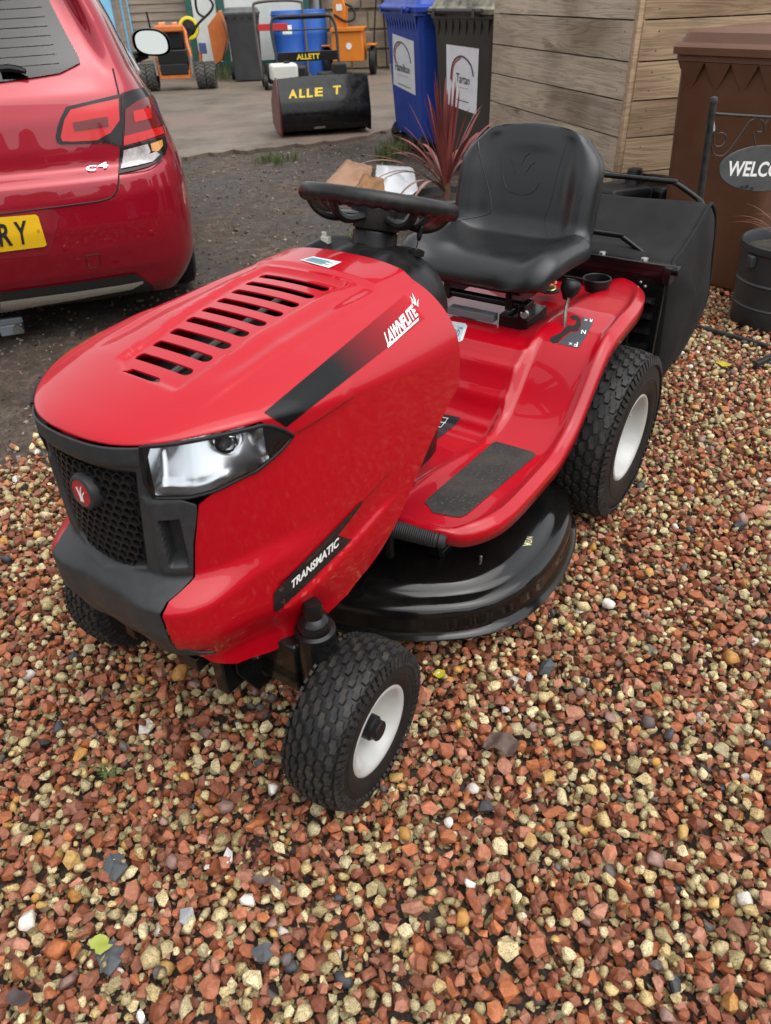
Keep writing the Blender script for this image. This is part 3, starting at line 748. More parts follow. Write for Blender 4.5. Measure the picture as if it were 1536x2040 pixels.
# ---------------------------------------------------------------- pressed body: fenders, tunnel, foot boards
VO = [(-.335, .18), (-.328, .245), (-.30, .29), (-.24, .335), (-.16, .365), (-.05, .385), (.10, .392), (.35, .394), (.55, .398), (.66, .396), (.72, .382), (.765, .350), (.792, .300), (.805, .24), (.808, .17)]
def prof_f(u):   # outer fender profile
    z = .565 - .012*sstep(-.1, -.33, u)
    z -= .010*sstep(.0, .12, u)
    z -= .205*(.55*sstep(.10, .34, u)+.45*sstep(.16, .44, u))
    return z - .006*sstep(.7, .81, u)
def prof_c(u):   # centre: seat deck, ribbed riser, tunnel floor
    z = .520
    z -= .185*(.5*sstep(.16, .42, u)+.5*sstep(.22, .38, u))
    if .20 < u < .42: z += .0065*max(-.2, math.sin((u-.20)/.22*math.pi*9))**1*sstep(.2, .23, u)*sstep(.42, .39, u)
    return z
_vc = cr(VO, 300)
def vout(u): return float(np.interp(u, _vc[:, 0], _vc[:, 1]))
def bodyz(u, v):
    a = abs(v); vb = .205 - .045*sstep(.35, .75, u) + .03*sstep(.1, -.2, u)
    k = sstep(vb-.016, vb+.016, a)
    zc, zf = prof_c(u), prof_f(u)
    ramp = 1 if u > .15 else 1
    if u < .2:
        wide = .055*sstep(.3, .1, u); k = sstep(vb-.02-wide, vb+.02, a)
    z = zc*(1-k)+zf*k
    z += .012*math.exp(-((a-vb)/.012)**2)*sstep(.10, .22, u)*sstep(.80, .74, u)      # raised bead
    d = vout(u)-a
    z += .009*math.exp(-((d-.016)/.012)**2)*sstep(-.30, -.1, u)*sstep(.81, .74, u) + .006*math.exp(-((d-.016)/.012)**2)*sstep(.81, .74, u)*sstep(-.33, -.2, u)
    df = .808-u
    z += .009*math.exp(-((df-.016)/.012)**2)*sstep(.14, .2, a)
    return z
bd = MB(); us = list(np.linspace(-.335, -.26, 16))+list(np.linspace(-.255, .68, 150))+list(np.linspace(.685, .808, 30))
G = []
for u in us:
    vo = vout(u); vs_ = np.concatenate([np.linspace(-1, 1, 111)])*vo
    row = [(u, v, bodyz(u, v)) for v in vs_]
    L_ = []
    for k, (dv, dz) in enumerate(((.004, -.003), (.006, -.010), (.006, -.034))): L_.append((dv, dz))
    row = [(u, -vo-dv, bodyz(u, -vo)+dz) for dv, dz in reversed(L_)]+row+[(u, vo+dv, bodyz(u, vo)+dz) for dv, dz in L_]
    G.append(row)
f0 = [(p[0]+.005, p[1], p[2]-.008) for p in G[-1]]; f1 = [(p[0]+.005, p[1], p[2]-.036) for p in G[-1]]
b0 = [(p[0]-.005, p[1], p[2]-.008) for p in G[0]]; b1 = [(p[0]-.005, p[1], p[2]-.05) for p in G[0]]
bd.grid([b1, b0]+G+[f0, f1])
body = bd.build('fender_body', REDBODY, MW, smooth=0); body.data.polygons.foreach_set('use_smooth', [True]*len(body.data.polygons)); body.data.set_sharp_from_angle(angle=R(60))
s_ = body.modifiers.new('s', 'SOLIDIFY'); s_.thickness = .002; s_.offset = -1
# dark tunnel under hood rear, chassis
ch = MB(); ch.box((.40, .13, .255), (1.75, .03, .09)).box((.40, -.13, .255), (1.75, .03, .09)).box((.80, 0, .40), (.30, .30, .25)).box((0, 0, .28), (.26, .40, .18)).box((-.1, 0, .42), (.42, .40, .16))
ch.box((1.16, 0, .30), (.10, .30, .10)).box((-.31, 0, .42), (.02, .60, .24))
chassis = ch.build('chassis', BLKGLOSS, MW, bevel=.004)
# ---------------------------------------------------------------- wheels
def wheel(cx, cy, Rw, wd, rb, sgn, n_around, n_across, steer=0., cap=False):
    wr = bpy.data.objects.new('wheel', None); col.objects.link(wr); wr.parent = MW; wr.empty_display_size = .05
    M = Matrix.Translation((cx, cy, Rw-.006)) @ Matrix.Rotation(steer, 4, 'Z') @ Matrix.Rotation(R(-90*sgn), 4, 'X')   # local z = outward
    h = wd/2
    half = [(rb-.004, .76*h), (rb+.004, .88*h), (rb+.012, .945*h), (rb+.25*(Rw-rb), 1.0*h), (rb+.55*(Rw-rb), 1.0*h), (Rw-.026, .955*h), (Rw-.018, .94*h), (Rw-.012, .86*h), (Rw-.007, .72*h), (Rw-.003, .45*h), (Rw-.001, .0)]
    pr = half+[(r, -z) for r, z in reversed(half[:-1])]
    MB().lathe(pr, M, 96).build('tyre', TYRE, wr, smooth=50)
    tab = sorted([(-z, r) for r, z in half[5:]]+[(z, r) for r, z in half[5:-1]])
    lug = MB(); shp = [(.0, .12), (.42, .0), (.62, .24), (1., .32), (1., .92), (.58, 1.), (.38, .76), (.0, .70)]
    bh = 1.72*h/n_across; da = 2*math.pi/n_around
    for j in range(n_across):
        for i in range(n_around):
            a0 = (i+(j % 2)*.5)*da; z0 = -.86*h+j*bh; base, top = [], []
            for (s_, t_) in shp:
                cx_, cz_ = .5, .5
                for L_, g, ht in ((base, .90, -.003), (top, .78, .0062)):
                    ss = cx_+(s_-cx_)*g*.98; tt = cz_+(t_-cz_)*g*1.0
                    zz = z0+tt*bh*1.04-.02*bh; zz = max(-.93*h, min(.93*h, zz)); a = a0+ss*da*.96; r = interp(zz, tab)+ht
                    L_.append(M @ Vector((r*math.cos(a), r*math.sin(a), zz)))
            o = len(lug.v); lug.v += [tuple(p) for p in base+top]; k = len(shp)
            lug.f.append(tuple(o+k+q for q in range(k))); lug.m.append(0)
            for q in range(k): lug.f.append((o+q, o+(q+1) % k, o+k+(q+1) % k, o+k+q)); lug.m.append(0)
    nb = n_around*2
    for sg in (1, -1):
        for i in range(nb):
            a = 2*math.pi*i/nb; da2 = 2*math.pi/nb*.30; P8 = []
            for (r, z, ex) in ((Rw-.030, 1.0*h, -.001), (Rw-.008, .90*h, -.001), (Rw-.028, 1.0*h, .0022), (Rw-.006, .905*h, .0028)):
                for d_ in (-da2, da2): P8.append(M @ Vector(((r+ex*.5)*math.cos(a+d_), (r+ex*.5)*math.sin(a+d_), sg*(z+ex))))
            lug.add(P8, [(4, 5, 7, 6), (0, 4, 6, 2), (1, 3, 7, 5), (0, 1, 5, 4), (2, 6, 7, 3)])
    lug.build('tread', LUG, wr, smooth=0)
    ring = MB(); ring.lathe([(rb+.42*(Rw-rb), 1.005*h), (rb+.44*(Rw-rb), 1.018*h), (rb+.46*(Rw-rb), 1.005*h)], M, 96); ring.lathe([(rb+.74*(Rw-rb), .995*h), (rb+.76*(Rw-rb), 1.012*h), (rb+.79*(Rw-rb), .99*h)], M, 96)
    ring.build('sidewall_ring', TYRE, wr)
    rp = [(rb+.004, .80*h), (rb+.007, .905*h), (rb+.004, .93*h), (rb-.001, .925*h), (rb-.006, .86*h), (rb-.010, .78*h), (rb-.016, .60*h), (rb-.026, .42*h), (rb-.040, .30*h), (.040, .30*h), (.034, .36*h), (.024, .40*h), (.001, .40*h)]
    MB().lathe(rp, M, 72).build('rim', RIM, wr, smooth=50)
    va = R(200)
    if not cap: MB().tube([M @ Vector(((rb-.034)*math.cos(va), (rb-.034)*math.sin(va), .34*h)), M @ Vector(((rb-.040)*math.cos(va), (rb-.040)*math.sin(va), .58*h))], .004, 8).build('valve', RIM, wr)
    if cap:
        MB().lathe([(.024, .38*h), (.024, .70*h), (.021, .74*h), (.0195, .76*h), (.0195, .92*h), (.018, .95*h), (.001, .95*h)], M, 32).build('hub_cap', BLKPL, wr)
    return wr
STEER = R(4)
wheel(1.152, .342, .158, .118, .083, 1, 30, 6, STEER, True)
wheel(1.108, -.345, .158, .118, .083, -1, 30, 6, STEER, True)
wheel(0.0, .364, .235, .178, .118, 1, 36, 7)
wheel(0.0, -.364, .235, .178, .118, -1, 36, 7)
# front axle, spindles, hinge bracket
fa = MB(); fa.box((1.16, 0, .235), (.07, .50, .06)); fa.box((1.16, .205, .275), (.07, .09, .10)); fa.box((1.16, -.205, .275), (.07, .09, .10))
fa.build('front_axle', BLKGLOSS, MW, bevel=.006)
for s in (1, -1):
    MB().lathe([(.001, .415), (.014, .415), (.018, .405), (.018, .385), (.026, .378), (.030, .37), (.030, .355), (.037, .352), (.038, .20), (.030, .19), (.001, .19)], Matrix.Translation((1.155, s*.268, 0)), 28).build('spindle', BLKGLOSS, MW)
    MB().tube([(1.155, s*.262, .245), (1.158, s*.30, .18), (1.158, s*.36, .171)], .016, 10).build('stub_axle', BLKGLOSS, MW)
MB().prism([(1.10, .17), (1.215, .175), (1.255, .26), (1.25, .34), (1.10, .34)], .150, .158, Matrix(((1, 0, 0, 0), (0, 0, 1, 0), (0, 1, 0, 0), (0, 0, 0, 1)))).box((1.30, .12, .335), (.05, .05, .03)).build('hanger_bracket', BLKGLOSS, MW, bevel=.002)
for (u, z, rr) in ((1.205, .272, .0135), (1.182, .206, .0145)):
    Mh = Maxis((u, .158, z), (0, 1, 0)); b = MB(); b.lathe([(rr, 0), (rr, .003), (.001, .003)], Mh, 24); b.lathe([(rr*.66, .003), (rr*.66, .010), (rr*.5, .012), (.001, .012)], Mh, 6); b.build('bolt', STEEL, MW, smooth=30)
# ---------------------------------------------------------------- cutting deck
DO = [(.935, .0), (.928, .10), (.895, .21), (.835, .315), (.755, .400), (.655, .446), (.54, .458), (.43, .450), (.33, .425), (.24, .375), (.17, .29), (.145, .17), (.14, .0)]
dh = cr(DO, 60); full = np.vstack([dh, np.array([[a, -b] for a, b in dh[::-1][1:-1]])])
nn = len(full); cen = np.array([.54, 0])
tn = np.roll(full, -1, 0)-np.roll(full, 1, 0); tn /= np.linalg.norm(tn, axis=1)[:, None]; on = np.stack([tn[:, 1], -tn[:, 0]], 1)
on *= np.sign(((full-cen)*on).sum(1))[:, None]
G = []
for off, z in ((.006, .082), (.014, .080), (.016, .086), (.010, .094), (.001, .100), (-.002, .110), (-.001, .135), (-.004, .150), (-.010, .160), (-.020, .166), (-.034, .168), (-.042, .170), (-.050, .178), (-.058, .188), (-.070, .193), (-.10, .196)):
    ring = full+on*off
    G.append([(p[0], p[1], z+(.006*math.sin(p[0]*9) if z < .1 else 0)) for p in ring])
for k in (.62, .45, .42, .2, .02): G.append([(cen[0]+(p[0]-cen[0])*k, cen[1]+(p[1]-cen[1])*k, .200+(.012 if k < .44 else 0)) for p in full-on*.1])
dk = MB(); dk.grid(G, closed_j=True); deck = dk.build('cutting_deck', DECK, MW, smooth=50)
MB().box((.66, .24, .245), (.10, .035, .09)).box((.62, .245, .205), (.16, .03, .02)).build('deck_bracket', BLKGLOSS, MW, bevel=.003)
MB().lathe([(.0045, 0), (.0045, .012), (.001, .014)], Matrix.Translation((.66, .335, .196)), 12).build('deck_stud', STEEL, MW)
MB().tube([(.80, .18, .33), (.80, .18, .24)], .012, 8).build('pedal_arm', BLKGLOSS, MW)
pa, pb = Vector((.822, .196, .335)), Vector((.788, .318, .327)); d_ = (pb-pa).normalized(); L_ = (pb-pa).length
g = MB(); Mp = Maxis(pa, d_); pr = [(.001, 0), (.017, 0)]
for i in range(22): pr += [(.0195, L_*.80*i/22+.001), (.0178, L_*.80*(i+.5)/22+.001)]
pr += [(.0190, L_*.82), (.0185, L_*.84), (.015, L_*.87), (.018, L_*.89), (.0175, L_*.96), (.013, L_), (.001, L_)]
g.lathe(pr, Mp, 24); g.build('foot_pedal', mat('pedal_rubber', (.016, .016, .016), .6), MW, smooth=25)
MB().lathe([(.008, 0), (.008, .006), (.004, .008), (.001, .008)], Maxis((.832, .155, .345), (.6, .6, .4)), 8).build('bolt', STEEL, MW)
# ---------------------------------------------------------------- seat mount, springs, lever, cup holder
sb = MB(); sb.tube([(.085, -.175, .575), (.085, .13, .575)], .011, 12).box((.02, 0, .618), (.20, .26, .014)).box((.02, -.10, .59), (.16, .02, .06)).box((.02, .09, .59), (.16, .02, .06)).box((.10, -.15, .548), (.05, .02, .07)).box((.085, .135, .548), (.055, .02, .075))
sb.build('seat_bracket', BLKGLOSS, MW, bevel=.002)
MB().box((.055, .115, .535), (.12, .085, .034)).build('seat_pan_guard', BLKGLOSS, MW, bevel=.002)
MB().box((.11, -.01, .537), (.03, .14, .020)).build('seat_switch', mat('grey_switch', (.16, .17, .18), .45), MW, bevel=.002)
for v in (-.17, .140): MB().lathe([(.001, .02), (.008, .02), (.009, .012), (.012, .010), (.012, 0)], Maxis((.100, v, .561), (1, .4, .1)), 12).build('bolt', STEEL, MW)
sp_ = [(-.141+.017*math.cos(t), .101+.017*math.sin(t), .548+.060*t/(2*math.pi*4)) for t in np.linspace(0, 8*math.pi, 80)]
MB().tube(sp_, .0028, 6).build('seat_spring', YZINC, MW)
MB().lathe([(.030, .0), (.030, .002), (.001, .002)], Matrix.Translation((-.141, .101, .5435)), 24).build('spring_seat', DARK, MW)
# lever
lv = cr([(.112, .258, .520), (.108, .256, .555), (.088, .246, .585), (.062, .240, .612)], 14)
MB().tube(lv, .0048, 8).build('shift_lever', mat('worn_rod', (.20, .18, .16), .4, metal=.8, c2=(.10, .07, .05), nscale=60), MW)
MB().lathe([(.001, -.034), (.010, -.033), (.016, -.022), (.024, -.012), (.0265, 0), (.024, .011), (.018, .017), (.016, .0155), (.010, .0165), (.001, .0168)], Maxis((.050, .238, .634), (-.25, .15, 1)), 28).build('lever_knob', BLKPL, MW)
MB().lathe([(.030, -.004), (.0365, -.006), (.039, .004), (.040, .016), (.0375, .018), (.035, .016), (.032, -.018), (.001, -.020)], Matrix.Translation((-.185, .222, .572)), 40).build('cup_holder', BLKPL, MW)
# ---------------------------------------------------------------- rear panel with louvres
rp = MB(); rp.box((-.352, 0, .37), (.014, .74, .40)); rear = rp.build('rear_panel', BLKGLOSS, MW, bevel=.003)
for s in (1, -1):
    for k in range(5):
        z = .505-.047*k; lo = MB(); v0, v1 = .265, .350
        lo.grid([[(-.345, s*v0, z), (-.345, s*v1, z)], [(-.322, s*(v0+.004), z-.003), (-.322, s*(v1-.006), z-.003)], [(-.318, s*(v0+.004), z-.010), (-.318, s*(v1-.006), z-.010)], [(-.345, s*v0, z-.022), (-.345, s*v1, z-.022)]])
        lo.add([(-.345, s*v1, z), (-.322, s*(v1-.006), z-.003), (-.318, s*(v1-.006), z-.010), (-.345, s*v1, z-.022)], [(0, 1, 2, 3)])
        lo.build('louvre', BLKGLOSS, rear, smooth=30)
# ---------------------------------------------------------------- grass collector
BS = [(-.352, .592), (-.45, .622), (-.56, .662), (-.655, .700), (-.70, .692), (-.77, .640), (-.845, .51), (-.915, .36), (-.90, .305), (-.80, .245), (-.66, .205), (-.50, .175), (-.455, .18), (-.425, .26), (-.38, .44)]
bc = cr(BS, 90, closed=True); cB = bc.mean(0); G = []
for t in np.linspace(-1, 1, 41):
    v = .374*t; a = abs(t); k = 1-.035*max(0, (a-.955)/.045)**2
    sag = .018*(1-t*t)
    row = []
    for (u, z) in bc:
        zz = cB[1]+(z-cB[1])*k; uu = cB[0]+(u-cB[0])*k
        if z > .58 and u < -.36: zz -= sag*sstep(-.36, -.5, u)*sstep(-.70, -.62, u)
        row.append((uu, v+ (.010 if t > 0 else -.010)*0, zz+.004*math.sin(u*31+v*9)*sstep(.97, .8, a)))
    G.append(row)
bg_ = MB(); bg_.grid(G, closed_j=True)
for gi, sgn in ((0, -1), (-1, 1)):
    base = G[gi]; rings = []
    for kk, bul in ((1., 0), (.97, .004), (.85, .012), (.6, .020), (.3, .024), (.02, .025)):
        rings.append([(cB[0]+(p[0]-cB[0])*kk, p[1]+sgn*bul + sgn*.010*math.sin(p[0]*17+p[2]*12)*(1-kk)*kk, cB[1]+(p[2]-cB[1])*kk) for p in base])
    bg_.grid(rings, closed_j=True); n0 = len(bg_.v); bg_.f.append(tuple(range(n0-90, n0))); bg_.m.append(0)
bag = bg_.build('grass_collector', BAGM, MW, smooth=50)
for s in (1, -1):
    MB().tube([(u, s*.3745, z) for u, z in bc[:62]], .0055, 8).build('piping', BAGM, bag)
bf = MB(); bf.box((-.360, 0, .592), (.040, .76, .022)).box((-.345, 0, .578), (.008, .76, .030)); bf.build('bag_rail', BLKGLOSS, bag, bevel=.003)
for v in (-.30, -.16, 0, .165, .292): MB().lathe([(.012, 0), (.011, .004), (.006, .006), (.001, .0065)], Matrix.Translation((-.365, v, .603)), 16).build('rivet', STEEL, bag)
MB().tube(cr([(-.395, -.305, .597), (-.40, -.285, .604), (-.42, -.20, .640), (-.42, -.17, .644), (-.42, .17, .644), (-.42, .20, .640), (-.40, .285, .604), (-.395, .305, .597)], 60), .0075, 10).build('front_handle', BLKGLOSS, bag)
MB().tube(cr([(-.675, -.350, .690), (-.70, -.33, .704), (-.72, -.245, .740), (-.72, -.21, .744), (-.72, .21, .744), (-.72, .245, .740), (-.70, .33, .704), (-.675, .350, .690)], 60), .0085, 10).build('rear_handle', BLKGLOSS, bag)
hg = MB(); hg.box((-.350, .372, .575), (.045, .022, .050)).lathe([(.014, -.006), (.014, .03), (.001, .03)], Maxis((-.345, .372, .590), (0, 1, 0)), 16); hg.build('bag_hinge', BLKGLOSS, bag, bevel=.003)
for p in ((-.338, .30, .545), (-.338, .315, .535)): MB().lathe([(.006, 0), (.004, .004), (.001, .005)], Maxis(p, (1, .2, .2)), 12).build('rivet', STEEL, bag)
# ---------------------------------------------------------------- decals and raised marks laid on the panels
CH = Caster(MW, [ho]); CBody = Caster(MW, [body]); CSeat = Caster(MW, [seat]); CDeck = Caster(MW, [deck])
# stripe: black at the front end, fading into the red
sm_ = bpy.data.materials.new('stripe_decal'); sm_.use_nodes = True; t_ = sm_.node_tree; b_ = t_.nodes['Principled BSDF']
tc_ = nd(t_, 'ShaderNodeTexCoord'); sx_ = nd(t_, 'ShaderNodeSeparateXYZ'); t_.links.new(tc_.outputs['Object'], sx_.inputs[0])
mr_ = nd(t_, 'ShaderNodeMapRange'); mr_.inputs[1].default_value = .76; mr_.inputs[2].default_value = 1.02; t_.links.new(sx_.outputs[0], mr_.inputs[0])
mx_ = nd(t_, 'ShaderNodeMix', data_type='RGBA'); mx_.inputs[6].default_value = (.40, .003, .010, 1); mx_.inputs[7].default_value = (.004, .004, .0045, 1)
t_.links.new(mr_.outputs[0], mx_.inputs[0]); t_.links.new(mx_.outputs[2], b_.inputs['Base Color']); b_.inputs['Roughness'].default_value = .35; b_.inputs['Specular IOR Level'].default_value = .2; b_.inputs['Coat Weight'].default_value = .08
CH.patch('stripe', [(570, 851), (846, 634), (806, 588), (526, 822)], sm_, ho, 40, 8, .0008)
CH.text('brand_lettering', 'LAWNFLITE', [(772, 690), (832, 628), (820, 607), (764, 664)], WHITE, ho, bold=.045, off=.0016)
CH.poly('brand_lettering', [(770, 690), (833, 634), (833, 639), (772, 694)], WHITE, ho, off=.0016)
for pts in ([(820, 606), (819, 597), (815, 590), (821, 597), (823.5, 606)], [(825, 609), (823.5, 598), (820, 584), (826.5, 597), (828, 609)], [(829.5, 611), (829.5, 604), (833, 596), (832, 605), (833, 612)]):
    CH.poly('brand_lettering', pts, WHITE, ho, off=.0016)
CH.poly('badge_panel', [(545, 1214), (544, 1182), (551, 1172), (718, 998), (722, 998), (717, 1008), (672, 1066), (700, 1075), (560, 1211), (549, 1217)], DECALBLK, ho, off=.0022, res=4)
CH.text('badge_lettering', 'TRANSMATIC', [(580, 1170), (674, 1083), (672, 1068), (578, 1156)], WHITE, ho, bold=.05, shear=.25, off=.0034)
stk = CH.patch('service_label', [(598, 519), (655, 535), (681, 523), (624, 512)], STICKER, ho, 6, 4, .0012)
for k in range(5):
    f = .16+.14*k
    a = np.array((598, 519))*(1-f)+np.array((624, 512))*f; b = np.array((655, 535))*(1-f)+np.array((681, 523))*f
    p = [a*.93+b*.07, a*.12+b*.88 if k % 2 else a*.3+b*.7]
    CH.patch('label_print', [p[0]+(0, .6), p[1]+(0, .6), p[1]-(0, .6), p[0]-(0, .6)], TEAL, stk, 4, 1, .002)
# fender: noise label, gate, gate plate, pad, warning plate
nl = CBody.poly('noise_label', [(884, 638), (927, 645), (931, 650), (922, 678), (917, 681), (889, 677), (881, 642)], STICKER, body)
CBody.poly('label_print', [(900, 647), (925, 651), (917, 678), (899, 675)], mat('label_blue', (.42, .52, .56), .4), nl, off=.002)
CBody.text('label_print', '100', [(898, 670), (914, 672), (917, 658), (901, 656)], GREYP, nl, bold=.01, off=.003)
CBody.text('label_print', 'Lwa', [(912, 656), (921, 658), (922, 652), (913, 651)], GREYP, nl, off=.003)
for k in range(4): CBody.poly('label_print', [(885, 644+4*k), (897, 646+4*k), (897, 647.6+4*k), (885, 645.6+4*k)], GREYP, nl, off=.002)
gate = CBody.poly('shift_gate', [(1097, 672), (1095, 678), (1101, 684), (1112, 683), (1122, 671), (1136, 661), (1151, 660), (1157, 649), (1157, 636), (1151, 630), (1141, 628), (1136, 632), (1141, 637), (1148, 638), (1148, 645), (1142, 649), (1131, 648), (1124, 655), (1116, 664), (1108, 667), (1103, 670)], DARK, body, off=.0008, res=5)
pl = CBody.poly('gate_plate', [(1160, 632), (1183, 637), (1179, 648), (1169, 668), (1152, 694), (1112, 685), (1134, 664), (1152, 661), (1158, 648)], mat('plate_grey', (.045, .050, .058), .35), body, off=.0009)
CBody.text('plate_letter', 'R', [(1181, 637), (1174, 636), (1172, 642), (1179, 643)], WHITE, pl, bold=.02, off=.0016)
CBody.text('plate_letter', 'N', [(1168, 659), (1159, 658), (1157, 666), (1166, 667)], WHITE, pl, bold=.02, off=.0016)
CBody.text('plate_letter', 'F', [(1152, 683), (1145, 682), (1143, 691), (1150, 692)], WHITE, pl, bold=.02, off=.0016)
CBody.text('plate_letter', 'x', [(1171, 637), (1164, 636), (1163, 642), (1170, 643)], WHITE, pl, off=.0016)
CBody.text('plate_letter', 'x', [(1141, 684), (1134, 683), (1132, 689), (1139, 690)], WHITE, pl, off=.0016)
CBody.poly('foot_pad', [(846, 1003), (850, 996), (980, 884), (988, 880), (1060, 900), (1067, 906), (1064, 912), (930, 1026), (918, 1031), (902, 1030), (862, 1022), (853, 1008)], PADM, body, off=.0016, res=7)
wp = CBody.poly('warning_plate', [(868, 822), (918, 832), (908, 846), (838, 903), (836, 896), (842, 850)], mat('plate_black', (.02, .02, .024), .4), body, off=.0012)
CBody.poly('plate_print', [(848, 868), (857, 848), (862, 855)], YELLOW, wp, off=.0022)
for a, b in (((866, 828), (893, 833)), ((862, 838), (888, 843)), ((858, 848), (878, 852))): CBody.poly('plate_print', [a, b, (b[0], b[1]+1.2), (a[0], a[1]+1.2)], WHITE, wp, off=.002)
for a, b in (((893, 833), (878, 852)), ((880, 830), (868, 850))): CBody.poly('plate_print', [a, (a[0]+1.3, a[1]), (b[0]+1.3, b[1]), b], WHITE, wp, off=.002)
mk = CDeck.text('chalk_marks', 'MSW', [(1058, 1086), (1062, 1068), (1050, 1070), (1040, 1088)], CREAMMARK, deck, off=.0012)
# seat emblem: raised panel line and three blades
def ridge(C, name, pts, r, m, parent, off=0., closed=False):
    P = [C.hit(x, y, off) for x, y in pts]; P = [p[0] for p in P if p]
    return MB().tube(P, r, 6, closed=closed).build(name, m, parent) if len(P) > 2 else None
ridge(CSeat, 'seat_emblem', cr([(1000, 300), (1001, 335), (1004, 362), (1012, 378), (1032, 387), (1052, 387), (1066, 378), (1074, 364)], 30), .0022, SEATM, seat, -.0008)
for pts in ([(1019, 316), (1024, 325), (1026, 345)], [(1056, 304), (1046, 312), (1040, 326), (1037, 345)], [(1066, 323), (1057, 329), (1050, 340), (1048, 352)]):
    ridge(CSeat, 'seat_emblem', cr(pts, 14), .0024, SEATM, seat, -.0006)
ridge(CSeat, 'seat_seam', cr([(952, 278), (958, 320), (972, 370), (978, 405), (975, 425), (950, 432), (905, 440), (860, 448)], 50), .0018, SEATM, seat, -.0006)
ridge(CSeat, 'seat_seam', cr([(1128, 285), (1112, 340), (1098, 400), (1085, 440), (1092, 475)], 40), .0016, SEATM, seat, -.0006)
# ================================================================== RED CAR (x right, y forward, z up; y = 0 at the rear bumper)
CARP = mat('car_red_metallic', (.33, .003, .018), .32, metal=.30, coat=1., spec=.3, coat_rough=.01, c2=(.29, .003, .015), nscale=2)
CAR = empty('parked_car', (-1.63, 3.02, 0), R(16.9), 'dark red hatchback car parked with its rear towards the gravel', 'car')
CO = [(0, 0), (.25, .006), (.50, .026), (.67, .062), (.785, .128), (.850, .235), (.880, .40), (.892, .65), (.895, 1.1), (.895, 2.6), (.885, 3.3), (.84, 3.75), (.70, 4.08), (.42, 4.25), (0, 4.31)]
_cc = cr(CO, 400); _cl = np.concatenate([[0], np.cumsum(np.linalg.norm(np.diff(_cc, axis=0), axis=1))]); CLEN = _cl[-1]
def cout(q):
    a = min(abs(q), 1.)*CLEN; x = float(np.interp(a, _cl, _cc[:, 0])); y = float(np.interp(a, _cl, _cc[:, 1]))
    e = .02; x2 = float(np.interp(a+e, _cl, _cc[:, 0])); y2 = float(np.interp(a+e, _cl, _cc[:, 1])); x1 = float(np.interp(max(0, a-e), _cl, _cc[:, 0])); y1 = float(np.interp(max(0, a-e), _cl, _cc[:, 1]))
    t = Vector((x2-x1, y2-y1))
    if t.length < 1e-6: t = Vector((1, 0))
    t.normalize(); n = Vector((t.y, -t.x))
    if q < 0: x, n = -x, Vector((-n.x, n.y))
    return x, y, n
DYR = [(.13, .22), (.17, .13), (.20, .10), (.26, .075), (.30, .050), (.40, .016), (.50, .0), (.60, .002), (.665, .012), (.685, .030), (.70, .060), (.72, .066), (.78, .070), (.88, .085), (.96, .112), (1.01, .150), (1.05, .185), (1.2, .300), (1.34, .410), (1.40, .45), (1.44, .52), (1.47, .80), (1.485, 1.3)]
DXS = [(.13, .08), (.20, .02), (.26, -.015), (.32, -.03), (.45, -.040), (.60, -.036), (.70, -.02), (.80, .012), (.90, .045), (.97, .080), (1.02, .105), (1.2, .165), (1.36, .235), (1.42, .28), (1.46, .38), (1.485, .60)]
DYF = [(.22, .12), (.30, .04), (.5, 0), (.66, .03), (.74, .14), (.82, .45), (.90, .95), (.96, 1.25), (1.05, 1.38), (1.2, 1.62), (1.36, 1.95), (1.44, 2.2), (1.47, 2.4), (1.485, 2.7)]
_ZT = np.linspace(.1, 1.5, 280)
def smooth_tab(tab):
    v = np.interp(_ZT, [a for a, b in tab], [b for a, b in tab]); k = np.array([1, 2, 3, 2, 1])/9.
    for _ in range(2): v = np.convolve(np.pad(v, 2, 'edge'), k, 'valid')
    return v
_DY, _DX, _DF = smooth_tab(DYR), smooth_tab(DXS), smooth_tab(DYF)
def csurf(q, z, ex=0.):
    x, y, n = cout(q); w = n.x*n.x; d = _DF if y > 2.2 else _DY
    ins = (1-w)*float(np.interp(z, _ZT, d)) + w*float(np.interp(z, _ZT, _DX))
    # crisp swage line over the bumper corner
    return Vector((x-n.x*(ins-ex), y-n.y*(ins-ex), z))
cb = MB(); zs = list(np.linspace(.14, .66, 54))+list(np.linspace(.665, .72, 24))+list(np.linspace(.73, 1.485, 64))
qs_ = list(np.linspace(-1, -.34, 60))[:-1]+list(np.linspace(-.34, .34, 190))+list(np.linspace(.34, 1, 60))[1:]
cb.grid([[csurf(q, z) for q in qs_] for z in zs])
o = len(cb.v)-len(qs_); cb.f.append(tuple(o+k for k in range(len(qs_)))); cb.m.append(0)
WH = lambda z: .640-.10*(z-1.012)/.35-.12*sstep(1.055, 1.012, z)**2
keep_f = []
for f in cb.f:
    if len(f) > 4: keep_f.append(f); continue
    c_ = sum((Vector(cb.v[i]) for i in f), Vector())/4
    if c_.y < 1.2 and 1.03 < c_.z < 1.355 and abs(c_.x) < (WH(c_.z-.01)-.02)*.86: continue
    if c_.y > 2.0 and .99 < c_.z < 1.40 and abs(c_.x) < .60: continue
    keep_f.append(f)
cb.f = keep_f; cb.m = [0]*len(keep_f)
cbody = cb.build('body', CARP, CAR, smooth=0); cbody.data.polygons.foreach_set('use_smooth', [True]*len(cbody.data.polygons)); cbody.data.set_sharp_from_angle(angle=R(60))
MB().box((0, 2.1, .30), (1.50, 3.6, .16)).build('underbody', DARK, CAR)
GLASSR = glass_mat('tinted_glass', (.34, .37, .38), .01)
GLASSD = mat('car_dark_glass', (.006, .007, .008), .04, spec=.5)
LAMPR = mat('lamp_red', (.55, .004, .008), .12, coat=.3); LAMPD = mat('lamp_dark_red', (.14, .002, .004), .10, coat=.3); LAMPB = mat('lamp_black', (.010, .006, .007), .12, spec=.4)
GAP = mat('panel_gap', (.012, .003, .004), .6)
